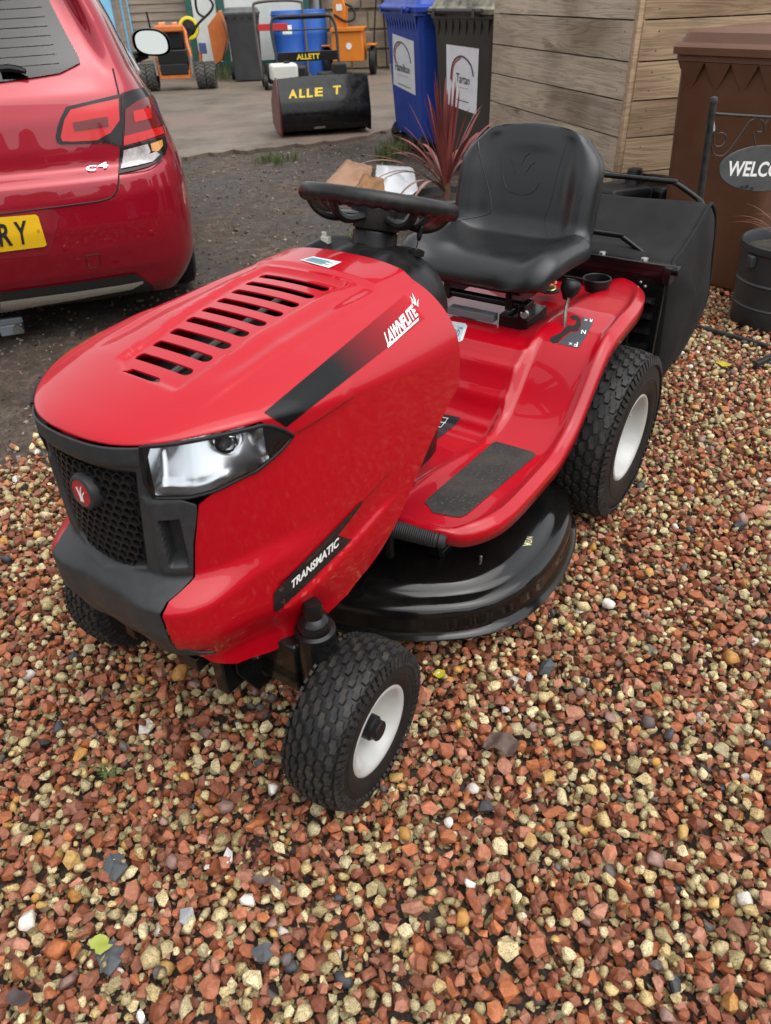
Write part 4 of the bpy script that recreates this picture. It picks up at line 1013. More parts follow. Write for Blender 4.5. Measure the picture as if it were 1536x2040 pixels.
def mirror_x(o, name=None):
    m = o.copy(); m.data = o.data.copy(); col.objects.link(m); m.parent = o.parent
    for v in m.data.vertices: v.co.x *= -1
    m.data.flip_normals(); return m
def both(o): mirror_x(o); return o
def z1(*p): return [(x/2.9135, y/2.9135) for x, y in p]
# cabin seen through the glass
TRIM = mat('cabin_trim', (.012, .012, .013), .8)
MB().box((0, .78, .98), (1.20, .62, .03)).build('parcel_shelf', TRIM, CAR)
for x in (-.36, 0, .36): MB().box((x, 1.16, 1.08), (.34, .12, .34)).box((x, 1.14, 1.30), (.22, .09, .14)).build('rear_seat', TRIM, CAR, bevel=.03, bseg=3)
for x in (-.36, .36): MB().box((x, 2.0, 1.06), (.46, .12, .5)).box((x, 1.98, 1.34), (.24, .09, .15)).build('front_seat', TRIM, CAR, bevel=.03, bseg=3)
MB().box((0, 2.85, .93), (1.3, .5, .10)).build('dashboard', TRIM, CAR, bevel=.02)
# rear window, from its right edge mirrored to the left edge
wn = MB(); G = []
for z in np.linspace(1.012, 1.36, 26):
    hw = .640-.10*(z-1.012)/.35 - .12*sstep(1.055, 1.012, z)**2
    q1 = float(np.interp(hw, _cc[:120, 0], _cl[:120]/CLEN)); zz0 = z
    G.append([csurf(q, z+(.022*(q/q1)**2), .010) for q in np.linspace(-q1, q1, 50)])
wn.grid(G); win = wn.build('rear_window', GLASSR, CAR, smooth=60)
CC = Caster(CAR, [cbody, win])
sl_ = MB(); nz_, nq_ = len(G), len(G[0])
Gi = [[p + (p-Vector((p.x, 3., p.z))).normalized()*-.0035 for p in r] for r in G]; sl_.grid(Gi)
sl_.f = [f for k, f in enumerate(sl_.f) if (k % (nq_-1) < 5 or k % (nq_-1) > nq_-7 or k//(nq_-1) < 2 or k//(nq_-1) > nz_-4)]; sl_.m = [0]*len(sl_.f)
sl_.build('window_seal', mat('seal_black', (.004, .004, .004), .6, spec=.2), CAR, smooth=60)
ridge2 = lambda name, pts, r, m, off=0., n=40: ridge(CC, name, cr(pts, n), r, m, CAR, off)
inner = both(CC.poly('tail_lamp_surround', z1((383, 622), (540, 585), (694, 548), (706, 700), (708, 852), (660, 838), (610, 828), (480, 836), (352, 838), (330, 826), (322, 800), (332, 740), (350, 690)), LAMPB, CAR, off=.006))
both(CC.poly('tail_lamp', z1((410, 640), (540, 608), (684, 576), (690, 700), (640, 770), (560, 815), (420, 822), (362, 820), (352, 795), (372, 700)), LAMPR, CAR, off=.010))
both(CC.poly('tail_lamp_core', z1((420, 712), (620, 680), (628, 735), (430, 762)), LAMPD, CAR, off=.013))
both(CC.poly('tail_lamp_surround', z1((700, 545), (760, 525), (838, 508), (880, 540), (905, 600), (935, 690), (952, 782), (830, 822), (712, 852), (706, 700)), LAMPB, CAR, off=.006))
both(CC.poly('tail_lamp', z1((722, 640), (790, 590), (865, 560), (895, 620), (928, 735), (840, 765), (718, 790)), LAMPD, CAR, off=.010))
both(CC.poly('tail_lamp', z1((715, 792), (930, 738), (944, 778), (830, 816), (714, 845)), LAMPR, CAR, off=.011))
both(CC.poly('tail_lamp_core', z1((765, 650), (860, 628), (868, 690), (775, 712)), LAMPR, CAR, off=.012))
both(CC.poly('reversing_lamp_surround', z1((698, 858), (830, 826), (952, 790), (966, 850), (955, 895), (920, 940), (860, 972), (780, 994), (690, 1012)), LAMPB, CAR, off=.006))
CLR = mat('lamp_clear', (.55, .50, .50), .10, coat=1., c2=(.30, .26, .26), nscale=40)
both(CC.poly('reversing_lamp', z1((714, 872), (850, 838), (868, 880), (845, 920), (706, 950)), CLR, CAR, off=.010))
both(CC.poly('reversing_lamp', z1((706, 956), (850, 925), (900, 880), (920, 900), (880, 945), (800, 968), (702, 988)), CLR, CAR, off=.010))
both(CC.poly('indicator_lamp', z1((866, 836), (930, 814), (934, 850), (910, 880), (876, 880)), mat('lamp_amber', (.62, .26, .05), .15, coat=1.), CAR, off=.011))
ht = MB()
for k in range(9): ht.tube([csurf(q, 1.06+.03*k+.02*(q/.2)**2, .011) for q in np.linspace(-.095, .095, 20)], .0012, 4)
ht.build('heater_line', GAP, CAR)
# panel gaps
both(ridge2('tailgate_gap', z1((655, 398), (672, 470), (690, 555), (702, 700), (700, 850), (690, 1012), (686, 1070), (668, 1120), (610, 1160), (420, 1190), (200, 1218), (0, 1245)), .0035, GAP, .0008, 90))
both(ridge2('bumper_gap', z1((692, 1014), (800, 1000), (880, 980), (940, 930)), .0022, GAP, .0005))
# number plate and its recess
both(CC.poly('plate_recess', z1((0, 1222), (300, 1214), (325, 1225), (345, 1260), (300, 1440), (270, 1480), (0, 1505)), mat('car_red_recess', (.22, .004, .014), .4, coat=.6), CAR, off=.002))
np_ = CC.poly('number_plate', [(-140, 452), (0, 432), (70, 426.5), (76, 430), (93, 486), (88, 490), (0, 501), (-140, 524)], mat('plate_yellow', (.80, .48, .01), .35, coat=.4, c2=(.76, .45, .01), nscale=6), CAR, off=.008)
PBLK = mat('plate_black_print', (.015, .015, .017), .4)
CC.text('plate_letter', 'R', z1((2, 1423), (77, 1414), (56, 1284), (-18, 1296)), PBLK, np_, bold=.03, off=.011)
CC.text('plate_letter', 'Y', z1((98, 1412), (172, 1404), (150, 1272), (76, 1282)), PBLK, np_, bold=.03, off=.011)
CC.poly('plate_screw', z1((214, 1330), (224, 1326), (232, 1336), (226, 1344), (216, 1342)), mat('screw_yellow', (.45, .27, .03), .3), np_, off=.012)
# bright strip and dark skirt
SK = mat('skirt_black', (.02, .02, .02), .5); ALU = mat('brushed_strip', (.62, .60, .54), .25, metal=.7)
both(CC.poly('bumper_skirt', z1((0, 1692), (400, 1640), (785, 1582), (840, 1620), (912, 1692), (760, 1740), (400, 1800), (0, 1860)), SK, CAR, off=.006))
both(CC.poly('bumper_strip', z1((0, 1742), (400, 1690), (700, 1645), (825, 1622), (828, 1634), (760, 1668), (400, 1732), (0, 1800)), ALU, CAR, off=.012))
both(ridge2('tow_cover_gap', z1((497, 1488), (530, 1480), (572, 1478), (580, 1510), (578, 1545), (545, 1555), (512, 1557), (503, 1520), (497, 1488)), .0014, GAP, .0004))
for p in ((378, 1438), (878, 1350)):
    h = CC.hit(p[0]/2.9135, p[1]/2.9135, .001); MB().lathe([(.011, -.002), (.011, .001), (.009, .002), (.001, .002)], Maxis(h[0], h[1]), 16).build('parking_sensor', CARP, CAR)
# model badge
CC.text('model_badge', 'C', z1((500, 998), (556, 994), (560, 958), (503, 962)), CHROME, CAR, bold=.03, off=.006)
CC.text('model_badge', '4', z1((566, 982), (628, 978), (624, 938), (566, 942)), CHROME, CAR, bold=.03, off=.006)
# rear wiper
wp = [CC.hit(x/2.9135, y/2.9135, .02) for x, y in ((2, 420), (60, 415), (120, 425), (156, 436))]
MB().tube([h[0] for h in wp], [.012, .014, .012, .008], 8).build('wiper', BLKPL, CAR)
# right door mirror: housing and glass (and its twin)
for sx in (1, -1):
    mc = Vector((.985*sx, 2.62, 1.01)); mh = MB(); G = []
    for k, (dy, s) in enumerate(((-.05, 1.0), (-.02, 1.03), (.03, .96), (.07, .80), (.10, .45), (.112, .02))):
        G.append([(mc.x+sx*s*.118*math.copysign(abs(math.cos(a))**.75, math.cos(a)), mc.y+dy, mc.z+s*(.082 if math.sin(a) > 0 else .070)*math.copysign(abs(math.sin(a))**.8, math.sin(a))-.012*sx*sx*math.cos(a)*s*sx) for a in np.linspace(0, 2*math.pi, 32, endpoint=False)])
    mh.grid(G, closed_j=True); hs_ = mh.build('door_mirror', BLKPL, CAR, smooth=60)
    g0 = [Vector(p) for p in G[0]]; cg = sum(g0, Vector())/len(g0)
    mg = MB(); mg.add([cg+Vector((0, .008, 0))]+[cg+(p-cg)*.86+Vector((0, .008, 0)) for p in g0], [(0, 1+i, 1+(i+1) % 32) for i in range(32)]); mgo = mg.build('mirror_glass', mat('mirror_silver', (.46, .48, .46), .03, metal=1.), hs_)
    for v in mgo.data.vertices: v.co.y += (v.co.z-mc.z)*.095+.006
    MB().tube([(.86*sx, 2.66, .93), (.90*sx, 2.66, .94), (.95*sx, 2.66, .95)], [.035, .03, .025], 8).build('mirror_foot', BLKPL, hs_)
# side glass strip
for sx in (1, -1):
    sg = MB(); qa_, qb_ = float(np.interp(.62, _cc[:330, 1], _cl[:330]/CLEN)), float(np.interp(2.7, _cc[:330, 1], _cl[:330]/CLEN))
    sg.grid([[csurf(sx*q, z, .004) for q in np.linspace(qa_+.03*(z-1.0), qb_-.05*(z-1.0), 40)] for z in np.linspace(1.0, 1.36, 14)]); sg.build('side_window', GLASSD, CAR, smooth=60)
    ct = MB(); ct.tube([csurf(sx*q, .99, .006) for q in np.linspace(qa_, qb_, 40)], .008, 6); ct.build('window_strip', ALU, CAR)
# wheels
for (x, y) in ((.80, .80), (-.80, .80), (.80, 3.40), (-.80, 3.40)):
    s = 1 if x > 0 else -1
    Mw = Matrix.Translation((x, y, .315)) @ Matrix.Rotation(R(90*s), 4, 'Y')
    wr = bpy.data.objects.new('wheel', None); col.objects.link(wr); wr.parent = CAR
    MB().lathe([(.20, -.10), (.28, -.105), (.312, -.09), (.322, -.05), (.322, .05), (.312, .09), (.28, .105), (.20, .10)], Mw, 48).build('tyre', TYRE, wr)
    rm_ = MB(); rm_.lathe([(.20, .09), (.205, .098), (.19, .085), (.17, .05), (.06, .06), (.001, .065)], Mw, 40); rm_.build('rim', STEEL, wr)
    dk_ = MB(); dk_.lathe([(.34, -.12), (.355, .094), (.345, .096)], Mw, 40)
# ================================================================== THINGS AROUND THE YARD
WOOD = {}
def plank_mat(name, c, c2, axis, dark):
    m = bpy.data.materials.new(name); m.use_nodes = True; t = m.node_tree; b = t.nodes['Principled BSDF']; L = t.links.new
    tc = nd(t, 'ShaderNodeTexCoord'); oi = nd(t, 'ShaderNodeObjectInfo')
    ad = nd(t, 'ShaderNodeVectorMath', operation='MULTIPLY_ADD'); L(oi.outputs['Random'], ad.inputs[0]); ad.inputs[1].default_value = (37, 23, 11); L(tc.outputs['Object'], ad.inputs[2])
    def nz(sc, st, det=5, dist=0.):
        mp = nd(t, 'ShaderNodeMapping'); mp.inputs['Scale'].default_value = st; L(ad.outputs[0], mp.inputs[0])
        n = nd(t, 'ShaderNodeTexNoise'); n.inputs['Scale'].default_value = sc; n.inputs['Detail'].default_value = det; n.inputs['Distortion'].default_value = dist; L(mp.outputs[0], n.inputs['Vector']); return n
    grain = nz(9, (.16, 1, 2.6), 6, 1.2); blot = nz(2.2, (.7, 1, 1.2), 4); knot = nz(5, (.5, 1, 1), 2, .4)
    def rmp(s, st):
        r = nd(t, 'ShaderNodeValToRGB'); e = r.color_ramp.elements
        while len(e) < len(st): e.new(.5)
        for k, (p, cc) in enumerate(st): e[k].position = p; e[k].color = (*cc, 1)
        L(s, r.inputs[0]); return r
    wv = nd(t, 'ShaderNodeMath', operation='MULTIPLY'); wv.inputs[1].default_value = 9.0; L(grain.outputs[0], wv.inputs[0])
    fr = nd(t, 'ShaderNodeMath', operation='PINGPONG'); fr.inputs[1].default_value = 1.0; L(wv.outputs[0], fr.inputs[0])
    g = rmp(fr.outputs[0], [(.0, tuple(np.array(c)*.72)), (.4, c), (1., tuple(np.array(c)*1.10))])
    bl = rmp(blot.outputs[0], [(.34, (.58, .53, .47)), (.52, (.98, .97, .96)), (.68, (1.16, 1.14, 1.10))])
    m1 = nd(t, 'ShaderNodeMix', data_type='RGBA', blend_type='MULTIPLY'); m1.inputs[0].default_value = 1; L(g.outputs[0], m1.inputs[6]); L(bl.outputs[0], m1.inputs[7])
    kn = rmp(knot.outputs[0], [(.68, (1, 1, 1)), (.76, (.45, .38, .30))])
    m2 = nd(t, 'ShaderNodeMix', data_type='RGBA', blend_type='MULTIPLY'); m2.inputs[0].default_value = .8; L(m1.outputs[2], m2.inputs[6]); L(kn.outputs[0], m2.inputs[7])
    hv = nd(t, 'ShaderNodeMix', data_type='RGBA'); L(oi.outputs['Random'], hv.inputs[0]); L(m2.outputs[2], hv.inputs[6])
    m3 = nd(t, 'ShaderNodeMix', data_type='RGBA', blend_type='MULTIPLY'); m3.inputs[0].default_value = 1; m3.inputs[7].default_value = (*c2, 1); L(m2.outputs[2], m3.inputs[6]); L(m3.outputs[2], hv.inputs[7])
    L(hv.outputs[2], b.inputs['Base Color']); b.inputs['Roughness'].default_value = .82
    bp = nd(t, 'ShaderNodeBump'); bp.inputs['Strength'].default_value = .35; bp.inputs['Distance'].default_value = .003; L(fr.outputs[0], bp.inputs['Height']); L(bp.outputs[0], b.inputs['Normal'])
    return m
WL = plank_mat('weathered_pine', (.46, .385, .295), (.86, .84, .82), 0, .5); WR = plank_mat('brown_pine', (.33, .228, .138), (1.25, 1.28, 1.34), 0, .5)
# ---------------------------------------------------------------- timber enclosure
TA = R(104.6-180)
tim = empty('timber_enclosure', (1.39, 4.5, 0), 0, 'boxed enclosure of weathered horizontal pine boards beside the bins', 'enclosure')
dl = Vector((math.cos(R(104.6)), math.sin(R(104.6)), 0)); dr = Vector((-dl.y*-1, dl.x*-1, 0)); dr = Vector((dl.y, -dl.x, 0))
nl_ = Vector((-dl.y, dl.x, 0)); nr_ = -dl
BZ = [0.01, .19, .369, .55, .731, .912, 1.095, 1.28, 1.46, 1.64]
def board(d, n, length, z0, z1_, mt, off):
    """plank lying on face with outward normal n, running along d"""
    mb = MB(); ang = math.atan2(d.y, d.x); nx = 26
    th = .022+.004*random.random()
    G = []
    for (a, zc) in ((0, z0), (th, z0+.002), (th, z1_-.002), (0, z1_)):
        G.append([(length*i/nx, a, zc+.0007*math.sin(i*.9+z0*40)*random.uniform(.4, 1)*(1 if zc in (z0+.002, z1_-.002) else 1)) for i in range(nx+1)])
    mb.grid(G)
    for i in (0, nx): mb.add([G[k][i] for k in range(4)], [(0, 1, 2, 3)])
    o = mb.build('board', mt, tim, smooth=30); side_sign = 1 if (Matrix.Rotation(ang, 3, 'Z') @ Vector((0, 1, 0))).dot(n) > 0 else -1
    if side_sign < 0:
        for v in o.data.vertices: v.co.y *= -1
        o.data.flip_normals()
    o.rotation_euler = (0, 0, ang); o.location = off; return o, th
NAIL = mat('nail_head', (.06, .045, .035), .5, metal=.5)
for k in range(9):
    for (d, n, ln, mt) in ((dl, nl_, 1.86, WL), (dr, nr_, 2.3, WR)):
        o, th = board(d, n, ln-.012, BZ[k]+.0020, BZ[k+1]-.0020, mt, d*.012)
        for xx in ((.07, ln-.10) if d is dl else (.09,)):
            for f in (.25, .72):
                p = Vector((xx+random.uniform(-.012, .012), 0, BZ[k]+(BZ[k+1]-BZ[k])*f)); sg = 1 if (Matrix.Rotation(math.atan2(d.y, d.x), 3, 'Z') @ Vector((0, 1, 0))).dot(n) > 0 else -1
                MB().lathe([(.004, 0), (.0035, .0012), (.0005, .0014)], Maxis(p+Vector((0, sg*th, 0)), (0, sg, 0)), 8).build('nail', NAIL, o)
ps = MB(); ps.box((0, 0, .82), (.045, .045, 1.64)); po = ps.build('corner_post', WR, tim, bevel=.004); po.rotation_euler = (0, 0, R(14.6)); po.location = (nl_+nr_)*-.004
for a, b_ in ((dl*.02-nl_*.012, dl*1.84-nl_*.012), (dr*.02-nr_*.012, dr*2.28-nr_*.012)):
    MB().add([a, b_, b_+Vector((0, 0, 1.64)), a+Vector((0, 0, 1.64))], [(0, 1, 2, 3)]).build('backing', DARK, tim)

# ---------------------------------------------------------------- bins
def wheelie(name, label, loc, rz, c, c2, lidc=None, w_=.58, d=.70, h=1.0, group=None, lidname='lid', wheels=True, rough=.5, zig=8, casters=False):
    """x = width, y = depth (front at -y)"""
    M_ = mat(name+'_plastic', c, rough, c2=c2, nscale=5, bump=.05, bscale=200, rvar=.08); ML = mat(name+'_lid_plastic', *(lidc or (c,)), rough=rough, c2=c2, nscale=9, rvar=.1) if lidc else M_
    b = empty(name, loc, rz, label, 'bin', group)
    def rect(wx, dy, z, r=.05, n=5):
        out = []
        for cx, cy, a0 in ((wx/2-r, dy/2-r, 0), (-wx/2+r, dy/2-r, 90), (-wx/2+r, -dy/2+r, 180), (wx/2-r, -dy/2+r, 270)):
            for k in range(n+1): a = R(a0+90*k/n); out.append((cx+r*math.cos(a), cy+r*math.sin(a), z))
        return out
    z0 = .12 if casters else .03
    mb = MB(); mb.grid([rect(w_*.80, d*.74, z0), rect(w_*.82, d*.76, z0+.03), rect(w_*.93, d*.92, h*.90), rect(w_*.935, d*.925, h*.905), rect(w_*.985, d*.985, h*.912), rect(w_*.985, d*.985, h*.955), rect(w_*.95, d*.95, h*.958)], closed_j=True)
    o = len(mb.v); mb.f.append(tuple(range(0, 24))); mb.m.append(0)
    body_ = mb.build('bin_body', M_, b, smooth=35)
    gz = MB()
    for side_ in range(4):
        ln = w_ if side_ % 2 == 0 else d; n = zig
        for k in range(n):
            f = (k+.5)/n; s_ = (f-.5)*ln*.86
            hw = ln*.86/n*.5
            if side_ in (0, 2):
                y = (-1 if side_ == 0 else 1); pts = [(s_-hw, y*d*.49, h*.91), (s_+hw, y*d*.49, h*.91), (s_, y*d*.447, h*.80), (s_, y*d*.40, h*.91)]
            else:
                x = (-1 if side_ == 1 else 1); pts = [(x*w_*.49, s_-hw, h*.91), (x*w_*.49, s_+hw, h*.91), (x*w_*.450, s_, h*.80), (x*w_*.40, s_, h*.91)]
            gz.add(pts, [(0, 1, 2), (1, 3, 2), (3, 0, 2)])
    gz.build('rim_gusset', M_, b, smooth=0)
    lid = MB(); lid.grid([rect(w_*1.00, d*1.00, h*.935), rect(w_*1.03, d*1.03, h*.936), rect(w_*1.035, d*1.035, h*.962), rect(w_*1.0, d*1.0, h*.975), rect(w_*.97, d*.97, h*.978), rect(w_*.92, d*.92, h*1.012), rect(w_*.80, d*.80, h*1.022)], closed_j=True); n0 = len(lid.v); lid.f.append(tuple(range(n0-24, n0))); lid.m.append(0)
    lo_ = lid.build(lidname, ML, b, smooth=35)
    MB().tube([(-w_*.40, d*.56, h*.955), (w_*.40, d*.56, h*.955)], .016, 8).box((-w_*.3, d*.53, h*.945), (.03, .08, .05)).box((w_*.3, d*.53, h*.945), (.03, .08, .05)).build('handle', M_, b)
    if casters:
        for sx in (-1, 1):
            for sy in (-1, 1):
                cst = bpy.data.objects.new('castor', None); col.objects.link(cst); cst.parent = b; p = (sx*w_*.38, sy*d*.36)
                MB().lathe([(.02, -.025), (.085, -.025), (.095, -.012), (.095, .012), (.085, .025), (.02, .025)], Maxis((p[0], p[1]-.03, .095), (1, .15, 0)), 24).build('castor_wheel', TYRE, cst)
                MB().prism([(-.02, -.11), (.02, -.11), (.05, .05), (-.05, .05)], -.036, -.030, Maxis((p[0], p[1]-.0, .135), (1, .15, 0), (0, 1, 0)) @ Matrix.Rotation(R(90), 4, 'Z') @ Matrix.Rotation(R(180), 4, 'Z')).build('castor_fork', STEEL, cst)
    else:
        for sx in (-1, 1):
            MB().lathe([(.02, -.028), (.09, -.028), (.10, -.015), (.10, .015), (.09, .028), (.02, .028)], Maxis((sx*w_*.46, d*.36, .10), (1, 0, 0)), 28).build('bin_wheel', TYRE, b)
        MB().tube([(-w_*.45, d*.36, .10), (w_*.45, d*.36, .10)], .012, 8).build('axle', STEEL, b)
    return b, body_
LBL = mat('bin_label', (.74, .76, .78), .4, c2=(.66, .68, .70), nscale=12)
def label_on(b, body_, corners, arc, word, wq, sub):
    C = Caster(b, [body_]); l = C.poly('company_label', corners, LBL, b, off=.004, res=12)
    return C, l
blue, bb = wheelie('blue_waste_bin', 'bright blue wheeled waste bin with a white company label', (.625, 7.80, .0), R(90+13.0), (.012, .055, .36), (.010, .045, .30), w_=1.22, d=.76, h=1.175, zig=12, casters=True)
blk, kb = wheelie('black_waste_bin', 'dark grey wheeled waste bin with a pale dirty lid and white label', (1.00, 6.93, .0), R(90+31), (.028, .026, .024), (.045, .040, .034), lidc=((.30, .28, .20),), w_=.84, d=.72, h=1.16, zig=8, casters=True)
for b, ob, lab, arc, word, tq, sub, foot in (
    (blue, bb, [(782.5, 66.5), (824.9, 82), (828.7, 190), (784.8, 167.5)], ((789, 122), (786, 104), (789, 89), (796, 83), (806, 89), (815, 105), (820, 126)), 'Hamilton', [(789, 139), (818, 147), (817, 131), (788, 120)], [(790, 146), (815, 153)], [(793, 164), (819, 175)]),
    (blk, kb, [(890, 88), (955, 97), (949.5, 228), (891, 207)], ((899, 158), (901, 135), (906, 120), (916, 112), (927, 115), (939, 130), (944, 152)), 'Tartan', [(910, 163), (936, 169), (938, 152), (910, 143)], [(914, 172), (934, 176)], [(910, 196), (935, 204)])):
    C, l = label_on(b, ob, lab, None, None, None, None)
    NAVY = mat('label_navy', (.03, .045, .075), .4); LRED = mat('label_red', (.45, .06, .05), .4); PALE = mat('label_pale_pink', (.62, .42, .38), .4)
    ridge(C, 'label_arc', cr(arc, 40), .007, NAVY, l, .004)
    ridge(C, 'label_arc', cr([(x+2.4, y+3.2) for x, y in arc[:4]], 20), .006, LRED, l, .005)
    C.text('label_word', word, tq, NAVY, l, bold=.01, off=.007)
    for seg, mt in ((sub, PALE), (foot, GREYP)):
        (xa, ya), (xb, yb) = seg
        C.poly('label_line', [(xa, ya), (xb, yb), (xb, yb+1.8), (xa, ya+1.8)], mt, l, off=.006, res=8)
# boxes standing on the two lids
gb = empty('green_crate', (.60, 7.65, 1.205), R(103), 'dark green mossy crate standing on the blue bin', 'crate'); m_ = mat('mossy_green', (.035, .06, .03), .8, c2=(.16, .16, .10), nscale=8)
MB().box((0, 0, .015), (.72, .52, .03)).box((0, .25, .12), (.72, .02, .20)).box((0, -.25, .12), (.72, .02, .20)).build('crate_side', m_, gb, bevel=.004)
for k in range(5): MB().box((-.3+.15*k, -.265, .12), (.03, .012, .20)).build('rib', m_, gb)
MB().box((-.35, 0, .12), (.02, .52, .20)).box((.35, 0, .12), (.02, .52, .20)).build('crate_end', m_, gb, bevel=.004)
cbx = empty('cream_case', (1.00, 6.95, 1.188), R(121), 'cream plastic case with dark panels standing on the dark grey bin', 'case')
MB().box((0, 0, .13), (.60, .42, .26)).build('case_body', mat('dirty_cream', (.36, .35, .27), .6, c2=(.22, .21, .15), nscale=9), cbx, bevel=.012)
for k in (-.14, .10): MB().box((k, -.214, .15), (.10, .012, .16)).build('case_panel', BLKPL, cbx, bevel=.003)

brn, bnb = wheelie('brown_garden_bin', 'brown garden waste bin with a warped lid behind the welcome sign', (1.80, 3.80, 0), R(-57.0+4), (.105, .043, .022), (.13, .060, .032), w_=.58, d=.70, h=1.06, zig=4, rough=.48)
gbin, _ = wheelie('grey_wheelie_bin', 'charcoal wheelie bin standing by the white doors', (-2.12, 14.9, 0), R(8), (.040, .043, .048), (.055, .057, .060), lidc=((.10, .105, .10),), w_=.58, d=.70, h=1.04, zig=4)
# ---------------------------------------------------------------- back of the yard: walls, doors
MASON = mat('rubble_stone', (.20, .155, .110), .85, c2=(.34, .27, .17), nscale=3.0, ndet=8, bump=.6, bscale=6, bdist=.03, c3=(.10, .085, .075), n3=2.2)
sw_ = empty('stone_wall', (0, 16.3, 0), 0, 'old tan rubble stone wall at the back of the yard', 'wall')
MB().box((1.6, .2, 1.5), (5.6, .4, 3.0)).build('wall_core', MASON, sw_)
sr = random.Random(4)
for iz in range(9):
    x = -1.15+(iz % 2)*.1; z = .02+iz*.31
    while x < 2.6:
        L1 = sr.uniform(.30, .62); hh = .30+sr.uniform(-.02, .005)
        mb = MB(); P = [(x+.012, z+.012), (x+L1-.012, z+.012+sr.uniform(-.01, .015)), (x+L1-.012, z+hh-.012), (x+.012, z+hh-.012+sr.uniform(-.015, .01))]
        mb.prism([(a, b_) for a, b_ in P], 0, .035+sr.uniform(0, .02), Matrix(((1, 0, 0, 0), (0, 0, -1, 0), (0, 1, 0, 0), (0, 0, 0, 1)))); mb.build('stone', MASON, sw_, smooth=0, bevel=.012); x += L1
wd = empty('white_doors', (-2.1, 15.9, 0), R(2), 'white painted doors with dark green frame and foot board', 'door')
GRN = mat('dark_green_paint', (.010, .075, .058), .5, c2=(.02, .10, .08), nscale=4); WHT = mat('chalky_white_paint', (.66, .68, .65), .6, c2=(.52, .55, .52), nscale=2.5)
for x0, x1 in ((-1.02, -.60), (-.45, .95)): MB().box(((x0+x1)/2, 0, 1.32), (x1-x0, .05, 2.2)).build('door_leaf', WHT, wd, bevel=.004)
for x, w0 in ((-1.08, .10), (-.525, .14), (1.0, .10)): MB().box((x, -.012, 1.2), (w0, .08, 2.44)).build('frame_post', GRN, wd, bevel=.004)
MB().box((0, -.018, .13), (2.05, .07, .22)).build('foot_board', GRN, wd, bevel=.004)
bw = empty('board_wall', (-3.85, 16.1, 0), R(3), 'greyish brown lapped board wall left of the white doors', 'wall')
LAP = mat('grey_lap_boards', (.20, .155, .12), .85, c2=(.30, .25, .20), nscale=6, stretch=(.3, 1, 4))
for k in range(22):
    z = .02+k*.125; MB().add([(-.95, .02, z), (.78, .02, z), (.78, -.012, z), (-.95, -.012, z), (-.95, .02, z+.128), (.78, .02, z+.128), (.78, .006, z+.128), (-.95, .006, z+.128)], [(0, 3, 2, 1), (3, 7, 6, 2), (4, 5, 6, 7), (0, 4, 7, 3), (1, 2, 6, 5)]).build('board', LAP, bw, smooth=0)
for x in (-.62, -.50): MB().box((x, -.05, 1.3), (.07, .06, 2.6)).build('batten', LAP, bw, bevel=.004)
bs = empty('sheet_fence', (-5.35, 16.0, 0), R(3), 'sky blue sheet fence behind the orange tractor', 'fence')
BLU = mat('sky_blue_sheet', (.20, .52, .78), .5, c2=(.30, .62, .84), nscale=1.4)
MB().box((0, 0, 1.4), (1.55, .03, 2.6)).build('sheet', BLU, bs, bevel=.004); MB().box((.83, -.02, 1.4), (.09, .06, 2.7)).build('edge_post', LAP, bs, bevel=.004); MB().box((.98, -.01, 1.4), (.16, .03, 2.6)).build('narrow_sheet', BLU, bs)
lw = empty('pale_wall', (-8.3, 15.6, 0), R(-6), 'pale green weathered wall at the left end of the yard', 'wall')
MB().box((.2, .1, 1.5), (4.2, .2, 3.0)).build('wall_face', mat('pale_render', (.50, .62, .44), .9, c2=(.40, .50, .34), nscale=2), lw); MB().box((2.1, -.04, 1.5), (.22, .2, 3.0)).build('pier', LAP, lw, bevel=.01)
dp = empty('drain_pipe', (-.93, 16.05, 0), 0, 'grey downpipe on the stone wall', 'pipe'); MB().tube([(0, 0, .55), (0, 0, 3.0)], .055, 14).build('pipe', mat('pipe_grey', (.26, .28, .30), .4), dp)
for z in (.9, 2.2): MB().lathe([(.062, -.02), (.062, .02)], Matrix.Translation((0, 0, z)), 14).build('pipe_clip', BLKPL, dp)
pp = empty('timber_post', (.50, 16.0, 0), 0, 'dark weathered post standing against the stone wall', 'post'); MB().box((0, 0, 1.5), (.20, .20, 3.0)).build('post_shaft', mat('grey_post', (.12, .12, .11), .8, c2=(.18, .17, .15), nscale=10), pp, bevel=.01); MB().box((0, 0, .05), (.28, .28, .10)).build('post_foot', MASON, pp, bevel=.01)

# ---------------------------------------------------------------- cylinder mower with a black grass box
AL = empty('cylinder_mower', (-.585, 8.95, .012), R(-12.5+25), 'black cylinder lawn mower with yellow lettering on its grass box', 'mower')
AL.rotation_euler = (0, 0, R(12.5)); AL.location = (-.56, 9.0, .012)
bp_ = [(-.29, .53), (-.33, .44), (-.385, .31), (-.405, .215), (-.398, .12), (-.36, .06), (-.28, .045), (.0, .06)]
bc_ = cr(bp_, 40); W2 = .46
gb_ = MB(); gb_.grid([[(x, y+.0, z-.02*(1-(x/W2)**2)*0+.015*(1-(x/W2)**2)*sstep(.4, .54, z)) for x in np.linspace(-W2, W2, 30)] for y, z in bc_])
for sx in (-1, 1): gb_.add([(sx*W2, y, z) for y, z in bc_]+[(sx*W2, -.02, .30)], [tuple(range(41))])
gbo = gb_.build('grass_box', BLKGLOSS, AL, smooth=50)
for sx in (-1, 1):
    sp2 = MB(); sp2.prism([(-.40, .03), (-.42, .20), (-.36, .42), (-.30, .54), (-.02, .46), (.30, .28), (.34, .05), (.1, .02)], 0, .02, Matrix(((0, 0, 1, sx*(W2+.012)-.01), (1, 0, 0, .02), (0, 1, 0, 0), (0, 0, 0, 1)))); sp2.build('side_plate', BLKGLOSS if sx > 0 else mat('dark_red_side', (.10, .012, .012), .4), AL, bevel=.004)
